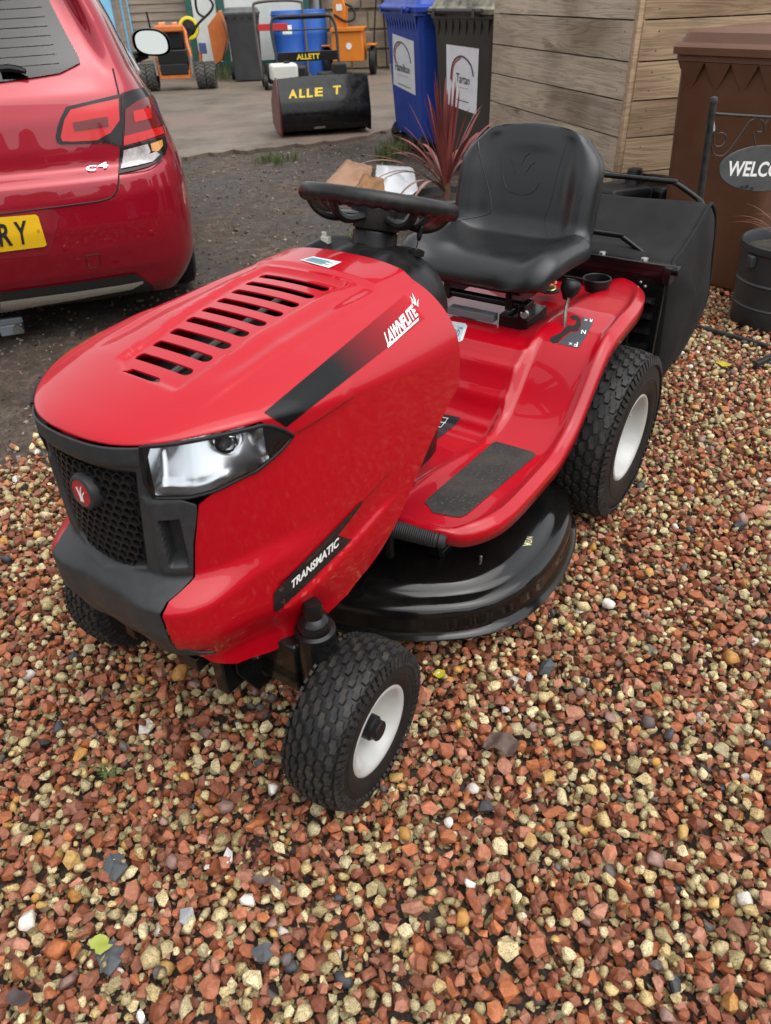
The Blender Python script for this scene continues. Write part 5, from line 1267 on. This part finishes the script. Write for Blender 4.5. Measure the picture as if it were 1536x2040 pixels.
MB().tube([(-W2, .12, .10), (W2, .12, .10)], .10, 20).build('drive_roller', STEEL, AL)
MB().tube([(-W2, -.18, .06), (W2, -.18, .06)], .05, 16).build('front_roller', BLKPL, AL)
MB().box((.0, .16, .34), (.84, .30, .05)).build('engine_bed', BLKGLOSS, AL, bevel=.01)
MB().box((-.34, .10, .56), (.28, .24, .15)).build('fuel_tank', mat('white_tank', (.62, .63, .56), .45), AL, bevel=.025, bseg=3); MB().lathe([(.03, 0), (.03, .02), (.001, .022)], Matrix.Translation((-.30, .1, .635)), 16).build('tank_cap', BLKPL, AL)
MB().box((.22, .18, .44), (.34, .28, .18)).box((.26, .12, .56), (.14, .16, .10)).build('engine_block', DARK, AL, bevel=.012); MB().box((.15, .02, .45), (.12, .03, .06)).build('exhaust_guard', STEEL, AL, bevel=.004); MB().lathe([(.02, 0), (.035, .01), (.035, .03), (.001, .03)], Maxis((.28, .03, .40), (0, -1, 0)), 14).build('red_knob', mat('bright_red', (.5, .03, .02), .4), AL)
hp_ = cr([(-.30, .25, .38), (-.34, .55, .62), (-.36, .70, .86), (-.34, .78, .98), (-.25, .80, 1.02), (.25, .80, 1.02), (.34, .78, .98), (.36, .70, .86), (.34, .55, .62), (.30, .25, .38)], 60)
MB().tube(hp_, .016, 8).build('handle_bar', BLKPL, AL)
MB().tube([(-.26, .79, 1.02), (.26, .79, 1.02)], .026, 10).build('handle_grip', BLKPL, AL)
MB().tube([(-.30, .72, .90), (.30, .72, .90)], .008, 6).build('control_bail', BLKPL, AL)
MB().box((0, .56, .66), (.66, .03, .09)).build('cross_plate', BLKPL, AL, bevel=.004)
CA = Caster(AL, [gbo]); YEL = mat('yellow_letter', (.78, .58, .03), .5, c2=(.68, .50, .02), nscale=30)
for ch_, q_ in (('A', ((575, 196), (592, 195), (590, 178), (577, 179))), ('L', ((596, 195), (608, 194), (608, 177), (596, 178))), ('L', ((611, 194), (623, 193), (623, 176), (611, 177))), ('E', ((627, 192), (643, 191), (643, 174), (627, 175))), ('T', ((663, 188), (679, 187), (679, 170), (663, 171)))):
    CA.text('box_lettering', ch_, q_, YEL, gbo, bold=.05, off=.006)
CA.patch('box_slot', [(626, 252), (648, 250), (648, 254), (626, 256)], STEEL, gbo, 4, 1, .006)
v_, f_, w_t = text2d('ALLETT', .05)
tm = MB(); tm.add([(-.13+x/w_t*.26, .542, .635+y*.05) for x, y in v_], f_); tm.build('plate_lettering', YEL, AL, smooth=0)
# second mower behind it: just its frame rises above
SM = empty('rotary_mower', (-1.35, 13.6, .012), R(10), 'black walk-behind mower with red cross band behind the cylinder mower', 'mower')
MB().tube(cr([(-.36, 0, .12), (-.38, .10, .5), (-.38, .25, 1.0), (-.30, .28, 1.12), (.30, .28, 1.12), (.38, .25, 1.0), (.38, .10, .5), (.36, 0, .12)], 50), .02, 8).build('handle_frame', mat('brown_tube', (.07, .05, .045), .5), SM)
MB().box((-.12, .14, .80), (.46, .03, .09)).build('cross_band', mat('red_band', (.45, .02, .02), .45), SM, bevel=.004); MB().box((0, -.1, .20), (.62, .70, .24)).build('mower_body', BLKPL, SM, bevel=.05, bseg=3)
for sx in (-1, 1):
    for y in (-.36, .22): MB().lathe([(.01, -.03), (.10, -.03), (.11, 0), (.10, .03), (.01, .03)], Maxis((sx*.34, y, .11), (1, 0, 0)), 20).build('mower_wheel', TYRE, SM)
# blue drums
BD = mat('blue_drum_plastic', (.02, .10, .42), .4, c2=(.025, .12, .46), nscale=3)
for (x, y, r, h, nm, lb) in ((-1.40, 15.2, .27, .98, 'blue_drum', 'blue plastic drum with a white patch behind the mower handles'), (-.99, 15.35, .26, .98, 'blue_drum', 'plain blue plastic drum against the stone wall')):
    b = empty(nm, (x, y, .012), 0, lb, 'drum'); MB().lathe([(.001, 0), (r*.94, 0), (r, .03), (r, h*.30), (r*1.02, h*.32), (r, h*.34), (r, h*.64), (r*1.02, h*.66), (r, h*.68), (r, h*.95), (r*.95, h), (r*.90, h*.99), (r*.88, h*.95), (.001, h*.95)], seg=36).build('drum_shell', BD, b); MB().lathe([(r*1.01, h*.93), (r*1.035, h*.945), (r*1.01, h*.96)], seg=36).build('drum_band', BD, b)
    if x < -1.2: MB().grid([[(r*1.012*math.sin(a), -r*1.012*math.cos(a), z) for a in np.linspace(-.25, .35, 8)] for z in (.64, .70, .78)]).build('white_patch', WHITE, b)
# orange power unit on two wheels
ORG = mat('orange_paint', (.62, .19, .012), .42, c2=(.54, .15, .010), nscale=6, rvar=.1)
OM = empty('orange_machine', (-.34, 15.2, .012), R(-6), 'orange wheeled power unit with motor, against the stone wall', 'machine')
MB().prism([(-.27, .22), (.27, .22), (.27, .34), (.25, .66), (-.27, .66), (-.29, .34)], -.28, .28, Matrix(((1, 0, 0, 0), (0, 0, -1, 0), (0, 1, 0, 0), (0, 0, 0, 1)))).build('hopper', ORG, OM, bevel=.015)
MB().box((0, -.30, .69), (.58, .05, .06)).box((0, 0, .70), (.58, .56, .03)).build('hopper_lid', ORG, OM, bevel=.008); MB().prism([(-.26, .70), (-.04, .70), (-.02, 1.0), (-.06, 1.13), (-.18, 1.14), (-.24, 1.05)], -.16, .16, Matrix(((1, 0, 0, 0), (0, 0, -1, 0), (0, 1, 0, 0), (0, 0, 0, 1)))).build('motor_cover', ORG, OM, bevel=.02)
MB().box((-.13, -.168, 1.0), (.10, .01, .09)).build('motor_label', STICKER, OM); MB().lathe([(.05, 0), (.05, .006), (.001, .006)], Maxis((.02, -.285, .45), (0, -1, 0)), 24).build('round_label', STICKER, OM)
MB().tube(cr([(-.05, -.1, 1.05), (.10, -.14, .98), (.12, -.16, .84), (-.02, -.18, .80), (-.22, -.18, .90)], 30), .018, 8).build('hose', BLKPL, OM)
for sx in (-1, 1):
    wr = bpy.data.objects.new('wheel', None); col.objects.link(wr); wr.parent = OM
    MB().lathe([(.09, -.05), (.19, -.055), (.215, -.03), (.215, .03), (.19, .055), (.09, .05)], Maxis((sx*.40, 0, .215), (1, 0, 0)), 30).build('tyre', TYRE, wr); MB().lathe([(.09, .03), (.001, .02)], Maxis((sx*.40, 0, .215), (1, 0, 0)), 20).build('rim', ORG, wr)
    MB().box((sx*.39, -.02, .455), (.17, .30, .02)).build('mudguard', ORG, OM, bevel=.005)
CB_ = empty('hanging_cables', (.22, 15.9, .012), 0, 'black cables hanging down the stone wall', 'cable')
for k, pts in enumerate(([(0, 0, 2.6), (-.02, -.02, 1.6), (-.10, -.05, .8), (-.16, -.1, .05)], [(.02, 0, 2.6), (.0, -.02, 1.6), (.06, -.05, .8), (.10, -.1, .05)])): MB().tube(cr(pts, 24), .016, 6).build('cable', BLKPL, CB_)
lean = empty('leaning_rod', (-.86, 15.5, .012), 0, 'thin dark rod leaning between the drums and the orange machine', 'rod'); MB().tube([(.05, 0, 0), (.02, .3, 1.4), (.0, .45, 2.6)], .018, 8).build('rod_shaft', BLKPL, lean)
# ---------------------------------------------------------------- orange compact tractor with twin wheels
OT = empty('orange_tractor', (-3.10, 13.75, .012), R(5), 'small orange tractor with twin chevron tyres beside the blue panel', 'tractor')
OT.scale = (.76, .76, .74)
ORG2 = mat('faded_orange_paint', (.60, .17, .035), .5, c2=(.50, .12, .02), nscale=8, rvar=.1)
MB().box((0, -.30, .30), (.62, .06, .14)).build('rear_bar', ORG2, OT, bevel=.008); MB().box((0, .0, .40), (.56, .70, .20)).build('gearbox', DARK, OT, bevel=.02); MB().box((0, -.22, .62), (.60, .20, .26)).build('battery_box', BLKPL, OT, bevel=.02)
MB().box((.0, .15, .92), (.50, .50, .36)).build('engine_cover', BLKPL, OT, bevel=.03)
for sx in (-1, 1):
    MB().tube(cr([(sx*.30, -.28, .30), (sx*.36, -.24, .60), (sx*.32, -.16, .85), (sx*.30, -.05, 1.05), (sx*.22, .1, 1.16)], 24), .035, 8).build('frame_arm', ORG2, OT); MB().tube([(sx*.36, -.32, .30), (sx*.37, -.32, .62)], .03, 8).build('hydraulic_ram', STEEL, OT)
MB().box((-.02, -.05, 1.12), (.56, .34, .12)).build('top_cover', ORG2, OT, bevel=.03, bseg=3); MB().box((-.15, .05, 1.20), (.12, .2, .06)).build('top_fitting', mat('pale_orange', (.66, .33, .16), .5), OT, bevel=.01); MB().box((.1, .1, 1.2), (.1, .1, .05)).build('top_fitting', mat('pale_orange'), OT, bevel=.01); MB().tube([(-.42, .2, 1.1), (-.44, .2, 1.42)], .02, 8).build('exhaust', BLKPL, OT)
CHV = mat('dusty_tyre', (.055, .052, .048), .8, c2=(.09, .085, .075), nscale=12)
for x in (.50, .71, -.50, -.71):
    wr = bpy.data.objects.new('wheel', None); col.objects.link(wr); wr.parent = OT
    Mw = Maxis((x, -.05, .255), (1, 0, 0), (0, 0, 1)); MB().lathe([(.11, -.09), (.21, -.098), (.235, -.07), (.238, 0), (.235, .07), (.21, .098), (.11, .09)], Mw, 30).build('tyre', CHV, wr)
    tr_ = MB(); NL = 18
    for i in range(NL):
        for sg in (-1, 1):
            a = 2*math.pi*(i+(.5 if sg > 0 else 0))/NL; P8 = []
            for r in (.232, .256):
                for (h_, da_) in ((0, 0), (.09*sg, .22), (.09*sg, .34), (0, .12)): P8.append(Mw @ Vector((r*math.cos(a+da_), r*math.sin(a+da_), h_)))
            tr_.add(P8, [(4, 5, 6, 7), (0, 1, 5, 4), (1, 2, 6, 5), (2, 3, 7, 6), (3, 0, 4, 7)])
    tr_.build('tread', CHV, wr, smooth=0); MB().lathe([(.11, .05), (.06, .02), (.001, .02)], Mw, 20).build('rim', ORG2, wr)
# wheelbarrow stood up against the boards
WBW = empty('wheelbarrow', (-2.80, 15.2, .012), R(0), 'orange wheelbarrow with yellow-rimmed wheel stood on end', 'wheelbarrow')
MB().prism([(.02, .22), (.16, .30), (.30, .62), (.22, 1.02), (-.02, .80), (.0, .45)], -.03, .25, Matrix(((1, 0, 0, .05), (0, 0, 1, 0), (0, 1, 0, 0), (0, 0, 0, 1)))).build('tray', ORG2, WBW, bevel=.01)
Mw = Maxis((-.28, -.10, .78), (.15, -1, .1)); MB().lathe([(.115, -.03), (.13, -.045), (.165, -.04), (.175, 0), (.165, .04), (.13, .045), (.115, .03)], Mw, 36).build('wheel_rim', mat('yellow_rim', (.72, .58, .02), .4), WBW); MB().lathe([(.13, .02), (.03, .03), (.001, .035)], Mw, 30).build('wheel_hub', BLKPL, WBW)
MB().tube(cr([(-.34, -.16, .62), (-.10, -.12, .84), (.14, -.06, 1.02), (.16, -.04, 1.14), (-.02, -.04, 1.28), (-.10, -.04, 1.2), (-.10, -.04, 1.0), (.02, -.06, .92)], 40), .02, 8).build('handle', BLKPL, WBW); MB().box((-.10, -.05, .48), (.12, .06, .16)).build('bracket', mat('faded_blue', (.06, .09, .22), .5), WBW, bevel=.01); MB().tube([(-.2, -.05, .0), (-.15, -.05, .45)], .03, 8).build('leg', ORG2, WBW)

# ---------------------------------------------------------------- welcome sign, tub, plants, litter
IRON = mat('black_iron', (.014, .015, .016), .45, c2=(.03, .028, .026), nscale=40, rvar=.1)
SG = empty('welcome_sign', (1.375, 3.06, 0), 0, 'black iron garden sign with oval slate reading WELCOME', 'sign')
def sgp(px, py, y=3.06): p = at_y(px, py, y); return p-Vector(SG.location)
p0, p1 = sgp(1362, 662), sgp(1421, 205)
MB().tube([(0.0, 0, .01), sgp(1393, 405), p1], .013, 10).build('post', IRON, SG); MB().lathe([(.001, .022), (.012, .018), (.0155, .006), (.015, 0)], Matrix.Translation(p1), 16).build('finial', IRON, SG)
ye = 3.06
MB().tube([sgp(1418, 226), sgp(1460, 229), sgp(1640, 240)], .005, 8).build('top_bar', IRON, SG)
MB().tube([sgp(x, y) for x, y in cr([(1421, 262), (1423, 288), (1436, 291), (1446, 280), (1444, 268), (1434, 265), (1430, 276)], 36)], .0028, 6).build('scroll', IRON, SG)
MB().tube([sgp(x, y) for x, y in cr([(1418, 290), (1421, 305), (1436, 311), (1452, 300), (1470, 276), (1490, 246), (1500, 238), (1512, 236), (1521, 246), (1518, 262), (1508, 262)], 60)], .0028, 6).build('scroll', IRON, SG)
MB().tube([sgp(x, y) for x, y in cr([(1523, 262), (1524, 250), (1536, 236), (1556, 240), (1580, 280), (1610, 300)], 40)], .0028, 6).build('scroll', IRON, SG)
oc = sgp(1520, 336, 3.05); ov = [(.172*math.cos(a), .082*math.sin(a)) for a in np.linspace(0, 2*math.pi, 48, endpoint=False)]
Mo = Maxis(oc, (-.05, -1, .10), (1, 0, 0)); Mo = Matrix.Translation(oc) @ Matrix.Rotation(R(90-4), 4, 'X') @ Matrix.Rotation(R(-3), 4, 'Z')
plq = MB().prism(ov, -.006, .004, Mo).build('slate_oval', mat('slate_board', (.045, .048, .050), .6, c2=(.07, .072, .072), nscale=25), SG, bevel=.002)
v_, f_, w_t = text2d('WELCOME', .035); tm = MB(); tm.add([Mo @ Vector((-.140+x/w_t*.28, -.026+y*.052, .0052)) for x, y in v_], f_); tm.build('lettering', WHITE, plq, smooth=0)
for x in (-.16, .16):   # small serif feet under the letters
    pass
MB().tube([oc+Vector((-.05, -.004, .080)), sgp(1500, 262, 3.055)], .002, 6).build('hanger', IRON, SG); MB().tube([oc+Vector((.07, -.004, .078)), sgp(1560, 250, 3.055)], .002, 6).build('hanger', IRON, SG)
for q in ((1478, 374), (1488, 372), (1498, 376)): MB().box(sgp(q[0], q[1], 3.03), (.010, .004, .012)).build('clip', IRON, SG)
rp_ = [sgp(x, y, 3.075) for x, y in ((1421, 200), (1418, 225), (1411, 235), (1406, 255), (1409, 262), (1419, 270), (1424, 258), (1422, 232), (1426, 203))]
rb2 = MB(); rb2.add(rp_, [tuple(range(len(rp_)))]); rbo = rb2.build('ribbon', mat('ribbon_cyan', (.05, .40, .62), .4, c2=(.70, .72, .70), nscale=9, nlo=.45, nhi=.55), SG); s_ = rbo.modifiers.new('s', 'SOLIDIFY'); s_.thickness = .003
gA, gB = at_z(1375, 655)-Vector(SG.location), at_z(1560, 708)-Vector(SG.location)
MB().tube([gA+Vector((0, 0, .02)), gB+Vector((0, 0, .02))], .010, 8).build('foot_bar', IRON, SG)
gC, gD = at_z(1502, 738)-Vector(SG.location), at_z(1580, 700)-Vector(SG.location); MB().box((gC+gD)/2+Vector((0, 0, .02)), ((gD-gC).length, .02, .03), rz=math.atan2((gD-gC).y, (gD-gC).x)).build('foot', IRON, SG, bevel=.002)
TB = empty('plant_tub', (1.765, 3.13, -.005), 0, 'black ribbed plastic plant tub in front of the brown bin', 'plant pot'); TUB = mat('tub_plastic', (.020, .022, .025), .5, c2=(.032, .034, .037), nscale=7, rvar=.08, bump=.1, bscale=60)
MB().lathe([(.001, .0), (.175, 0), (.182, .01), (.190, .10), (.194, .105), (.190, .112), (.197, .20), (.202, .206), (.197, .213), (.205, .325), (.213, .335), (.214, .36), (.207, .364), (.200, .35), (.196, .30), (.001, .30)], seg=56).build('tub_shell', TUB, TB, smooth=30)
MB().lathe([(.196, .315), (.10, .325), (.001, .32)], seg=24).build('soil', mat('potting_soil', (.03, .022, .016), .95, c2=(.06, .045, .03), nscale=60, bump=.8, bscale=90, bdist=.01), TB); MB().box((-.2, -.06, .30), (.03, .04, .05)).build('tub_lug', TUB, TB, bevel=.006)
def strap(base, az, length, w0, rise, droop, n=12, twist=0.):
    """sword leaf as a thin folded blade"""
    P = []; d = Vector((math.cos(az), math.sin(az), 0))
    for i in range(n+1):
        s = i/n; r = length*math.cos(rise)*s; z = length*math.sin(rise)*s-droop*length*s*s*1.0
        c_ = Vector(base)+d*r+Vector((0, 0, z)); ww = w0*(.35+.65*math.sin(math.pi*min(1, .12+.62*s)))*(1-s**5); sd = Vector((-d.y, d.x, 0))
        P.append([c_-sd*ww/2+Vector((0, 0, .15*ww)), c_, c_+sd*ww/2+Vector((0, 0, .15*ww))])
    return P
LEAFR = mat('cordyline_leaf', (.19, .040, .036), .42, c2=(.30, .09, .075), nscale=5, stretch=(1, 1, .4))
CP = empty('cordyline_plant', (.455, 4.97, -.01), 0, 'spiky dark red cordyline in a black pot behind the seat', 'plant')
MB().lathe([(.001, 0), (.16, 0), (.20, .17), (.215, .19), (.205, .20), (.19, .16), (.001, .15)], seg=36).build('pot', TUB, CP); MB().lathe([(.19, .165), (.10, .175), (.001, .17)], seg=20).build('soil', mat('potting_soil'), CP)
MB().tube([(0, 0, .16), (.01, .0, .20), (.0, .0, .26)], [.03, .026, .02], 8).build('stem', mat('stem_brown', (.12, .06, .04), .8), CP)
lr = random.Random(9)
for k in range(52):
    az = lr.uniform(0, 2*math.pi); u_ = k/52
    rise = R(88-46*u_**2.0+lr.uniform(-6, 6)); dp_ = .03+.55*u_**1.6*lr.uniform(.5, 1.4); ln = lr.uniform(.48, .68)
    mb = MB(); mb.grid(strap((.01*math.cos(az), .01*math.sin(az),   .22+.05*lr.random()), az, ln, lr.uniform(.020, .034), rise, dp_)); mb.build('leaf', LEAFR, CP, smooth=60)
for k, (az, ln, dp_) in enumerate(((R(200), .80, .62), (R(185), .85, .50), (R(215), .62, .75), (R(170), .7, .7), (R(235), .6, .7))):
    mb = MB(); mb.grid(strap((0, 0, .20), az, ln, .03, R(45), dp_)); mb.build('leaf', mat('dry_leaf', (.20, .10, .075), .7, c2=(.30, .18, .14), nscale=9), CP, smooth=60)
# thin grass-like plant leaves by the tub
for k in range(9):
    mb = MB(); mb.grid(strap((.0+lr.uniform(-.04, .04), -.02, .31), R(165+lr.uniform(-28, 22)), lr.uniform(.34, .50), .006, R(52+lr.uniform(-8, 10)), .35+.2*lr.random())); mb.build('grass_blade', mat('sedge_brown', (.22, .09, .055), .6), TB, smooth=60)
# crumpled packaging
def crumple(name, label, cat, pxs, h, m, seed, th=.004):
    rr2 = np.random.default_rng(seed); P = [at_z(x, y, 0) for x, y in pxs]; c = sum(P, Vector())/len(P); N = 22; G = []
    for i in range(N+1):
        row = []
        for j in range(N+1):
            x, y = i/N, j/N; p = P[0]*(1-x)*(1-y)+P[1]*x*(1-y)+P[2]*x*y+P[3]*(1-x)*y
            e_ = min(x, 1-x, y, 1-y)
            z = h*min(1, e_*3.2)*(.45+.55*abs(math.sin(x*5.1+y*2.3+seed))*abs(math.cos(y*4.3-x*3.1+seed*2)))+rr2.normal(0, h*.02)
            row.append(p-c+Vector((rr2.normal(0, .003), rr2.normal(0, .003), max(.004, z)-.01)))
        G.append(row)
    o = MB(); o.grid(G); ob = o.build(name, m, None, smooth=22, loc=c); s_ = ob.modifiers.new('s', 'SOLIDIFY'); s_.thickness = th
    return tag(ob, label, cat)
crumple('paper_sack', 'crumpled brown paper sack lying on the bare earth', 'sack', [(640, 372), (735, 372), (742, 330), (690, 318)], .085, mat('kraft_paper', (.36, .215, .135), .85, c2=(.28, .15, .085), nscale=6), 2)
crumple('torn_paper', 'torn orange brown paper lying against the white plastic bag', 'paper', [(700, 392), (775, 388), (770, 355), (716, 352)], .09, mat('kraft_dark', (.32, .16, .06), .85, c2=(.20, .10, .04), nscale=7), 5)
crumple('plastic_bag', 'crumpled white plastic bag on the ground beside the cordyline', 'bag', [(745, 392), (835, 385), (822, 332), (750, 328)], .07, mat('white_polythene', (.66, .68, .69), .35, c2=(.55, .57, .60), nscale=6), 8)
JK = empty('black_crate_pile', (1.40, 4.15, -.01), R(18), 'black plastic trays and bottle heaped at the foot of the boards', 'trays')
MB().box((-.10, .0, .20), (.26, .22, .40)).build('tray', BLKPL, JK, bevel=.03, bseg=3); MB().box((.19, .04, .19), (.28, .20, .38), rz=.4).build('tray', BLKPL, JK, bevel=.03, bseg=3); MB().lathe([(.001, .50), (.035, .50), (.04, .49), (.04, .46), (.05, .43), (.07, .38), (.07, .3)], Matrix.Translation((-.03, 0, -.03)), 20).build('bottle_neck', BLKPL, JK)
for k in range(6): MB().tube([(lr.uniform(-.2, .3), lr.uniform(-.1, .1), .39), (lr.uniform(-.2, .3), lr.uniform(-.1, .1), .40+.03*lr.random())], .012, 6).build('tray_rib', BLKPL, JK)
BR = empty('metal_bracket', tuple(at_z(28, 668)), R(20), 'pale blue-grey metal bracket lying on the earth under the car', 'bracket'); MB().box((0, 0, .035), (.10, .06, .05)).box((.0, -.02, .075), (.12, .02, .03)).build('bracket_body', mat('bluegrey_metal', (.30, .34, .38), .4, metal=.3), BR, bevel=.006); MB().lathe([(.02, 0), (.02, .02), (.001, .02)], Maxis((.03, -.03, .04), (0, -1, 0)), 12).build('bracket_boss', STEEL, BR)

# ---------------------------------------------------------------- single stones and leaves on the gravel
SLT = mat('slate_chip', (.050, .056, .062), .55, c2=(.085, .09, .095), nscale=60, bump=.4, bscale=120)
def chip(name, label, cat, pts, z, th, m):
    P = [at_z(x, y, z) for x, y in pts]; c = sum(P, Vector())/len(P); c.z = z
    mb = MB(); n = len(P); t0 = [(p-c)+Vector((0, 0, th*(.6+.4*math.sin(i*2.1)))) for i, p in enumerate(P)]; b0 = [(p-c)*.9 for p in P]
    mb.add(t0+b0+[Vector((0, 0, th*1.05))], [(i, (i+1) % n, 2*n) for i in range(n)]+[(i+n, (i+1) % n+n, (i+1) % n, i) for i in range(n)]+[tuple(reversed(range(n, 2*n)))]); return tag(mb.build(name, m, None, smooth=0, loc=c), label, cat)
chip('slate_piece', 'large dark slate piece lying alone on the gravel', 'stone', [(208, 1728), (222, 1708), (246, 1704), (257, 1730), (232, 1764), (216, 1750)], .012, .014, SLT)
chip('slate_piece', 'dark slate piece under the yellow-green leaf', 'stone', [(194, 1912), (212, 1878), (248, 1880), (246, 1916), (222, 1950), (204, 1938)], .012, .012, SLT)
chip('slate_piece', 'dark slate piece with a long flat edge, no leaf on it', 'stone', [(500, 1898), (528, 1884), (554, 1884), (545, 1906), (530, 1924), (508, 1916)], .012, .013, SLT)
chip('grey_stone', 'pale grey square stone on the gravel', 'stone', [(361, 1816), (386, 1814), (390, 1832), (376, 1850), (360, 1844)], .012, .014, mat('pale_grey_stone', (.22, .23, .24), .6, c2=(.32, .33, .34), nscale=60))
chip('white_pebble', 'small white pebble on the gravel', 'stone', [(446, 1710), (455, 1694), (464, 1700), (464, 1718), (454, 1727)], .014, .012, mat('white_stone', (.62, .60, .58), .45))
chip('amber_pebble', 'rounded amber pebble on the gravel', 'stone', [(1042, 1690-6), (1052, 1664), (1066, 1666), (1070, 1684), (1058, 1696)], .014, .014, mat('amber_stone', (.42, .26, .10), .35))
def leaf(name, label, pts, z, m, seed, curl=.010):
    P = [at_z(x, y, z) for x, y in pts]; c = sum(P, Vector())/len(P); bm = bmesh.new(); vs = [bm.verts.new((p-c)+Vector((0, 0, 0))) for p in P]; bm.faces.new(vs); bmesh.ops.triangulate(bm, faces=bm.faces[:])
    for _ in range(3): bmesh.ops.subdivide_edges(bm, edges=[e for e in bm.edges if e.calc_length() > .006], cuts=1); bmesh.ops.triangulate(bm, faces=bm.faces[:])
    for v in bm.verts: v.co.z += curl*(math.sin(v.co.x*120+seed)*math.cos(v.co.y*100+seed*2)*.5+.5)
    me = bpy.data.meshes.new(name); bm.to_mesh(me); bm.free(); me.materials.append(m); o = bpy.data.objects.new(name, me); col.objects.link(o); o.location = c; s_ = o.modifiers.new('s', 'SOLIDIFY'); s_.thickness = .0008
    return tag(o, label, 'leaf')
leaf('fallen_leaf', 'small yellow-green lobed leaf on a slate piece', [(180, 1880), (190, 1868), (200, 1862), (212, 1864), (218, 1872), (216, 1882), (226, 1884), (218, 1892), (210, 1898), (202, 1906), (192, 1902), (190, 1892), (182, 1892)], .030, mat('green_leaf', (.24, .30, .03), .5, c2=(.36, .38, .08), nscale=60), 1, .006)
leaf('fallen_leaf', 'withered brown curled leaf on the gravel beside the front wheel', [(962, 1492), (972, 1470), (985, 1463), (1000, 1470), (1016, 1466), (1030, 1474), (1036, 1492), (1026, 1506), (1010, 1512), (1000, 1500), (984, 1500), (970, 1502)], .022, mat('brown_leaf', (.075, .045, .035), .7, c2=(.12, .08, .065), nscale=70), 4, .018)
leaf('fallen_leaf', 'small dark shrivelled leaf near the white pebble', [(500, 1752), (520, 1744), (545, 1752), (566, 1772), (560, 1778), (540, 1764), (512, 1762)], .022, mat('brown_leaf'), 6, .012)
leaf('fallen_leaf', 'purplish brown leaf at the gravel edge near the bottom', [(14, 1990), (30, 1974), (55, 1978), (64, 1996), (48, 2012), (26, 2008)], .022, mat('purple_leaf', (.055, .035, .035), .7), 7, .012)
leaf('fallen_leaf', 'tiny yellow leaf on the gravel behind the front wheel', [(862, 1345), (872, 1334), (886, 1336), (888, 1346), (874, 1352)], .022, mat('yellow_leaf', (.40, .34, .02), .5), 8, .004)
leaf('fallen_leaf', 'narrow yellow leaf on the gravel near the sign foot', [(1424, 722), (1440, 720), (1456, 726), (1454, 731), (1438, 730)], .024, mat('yellow_leaf'), 9, .004)
# ---------------------------------------------------------------- weeds (uncountable blades)
def tuft(name, label, pxs, n, h, m, seed, sp=.10):
    r3 = np.random.default_rng(seed); mb = MB()
    for _ in range(n):
        x, y = pxs[r3.integers(len(pxs))]; b0 = at_z(x+r3.normal(0, 7), y+r3.normal(0, 3), 0); az = r3.uniform(0, 6.28); L1 = h*r3.uniform(.4, 1); d = Vector((math.cos(az), math.sin(az), 0)); s_ = Vector((-d.y, d.x, 0))*.003
        p1 = b0+d*L1*.25+Vector((0, 0, L1*.7)); p2 = b0+d*L1*.7+Vector((0, 0, L1*.75)); b0 = b0-Vector((0, 0, .03)); mb.add([b0-s_, b0+s_, p1+s_, p1-s_, p2], [(0, 1, 2, 3), (3, 2, 4)])
    return tag(mb.build(name, m, None, smooth=0, fix=False), label, 'grass', kind='stuff')
GR = mat('weed_green', (.060, .095, .022), .6, c2=(.11, .12, .035), nscale=4)
tuft('weeds', 'green weeds growing round the bin castors', [(770, 300), (785, 308), (800, 300), (790, 290), (810, 285), (830, 282), (775, 315), (760, 312)], 520, .13, GR, 3)
tuft('weeds', 'thin weeds along the edge of the concrete', [(520, 318), (540, 314), (560, 316), (580, 314), (555, 322)], 180, .06, GR, 4)
tuft('weeds', 'grass growing by the grey bin and tractor', [(440, 150), (448, 158), (452, 150), (445, 140), (438, 160)], 420, .35, mat('dry_grass', (.14, .15, .06), .7), 5)
tuft('weeds', 'small weeds below the steering wheel on the earth', [(690, 480), (700, 490), (705, 470), (660, 500), (720, 500)], 120, .05, GR, 6)
tuft('weeds', 'single tiny grass tuft in the gravel', [(228, 1548), (222, 1552)], 26, .045, GR, 7)
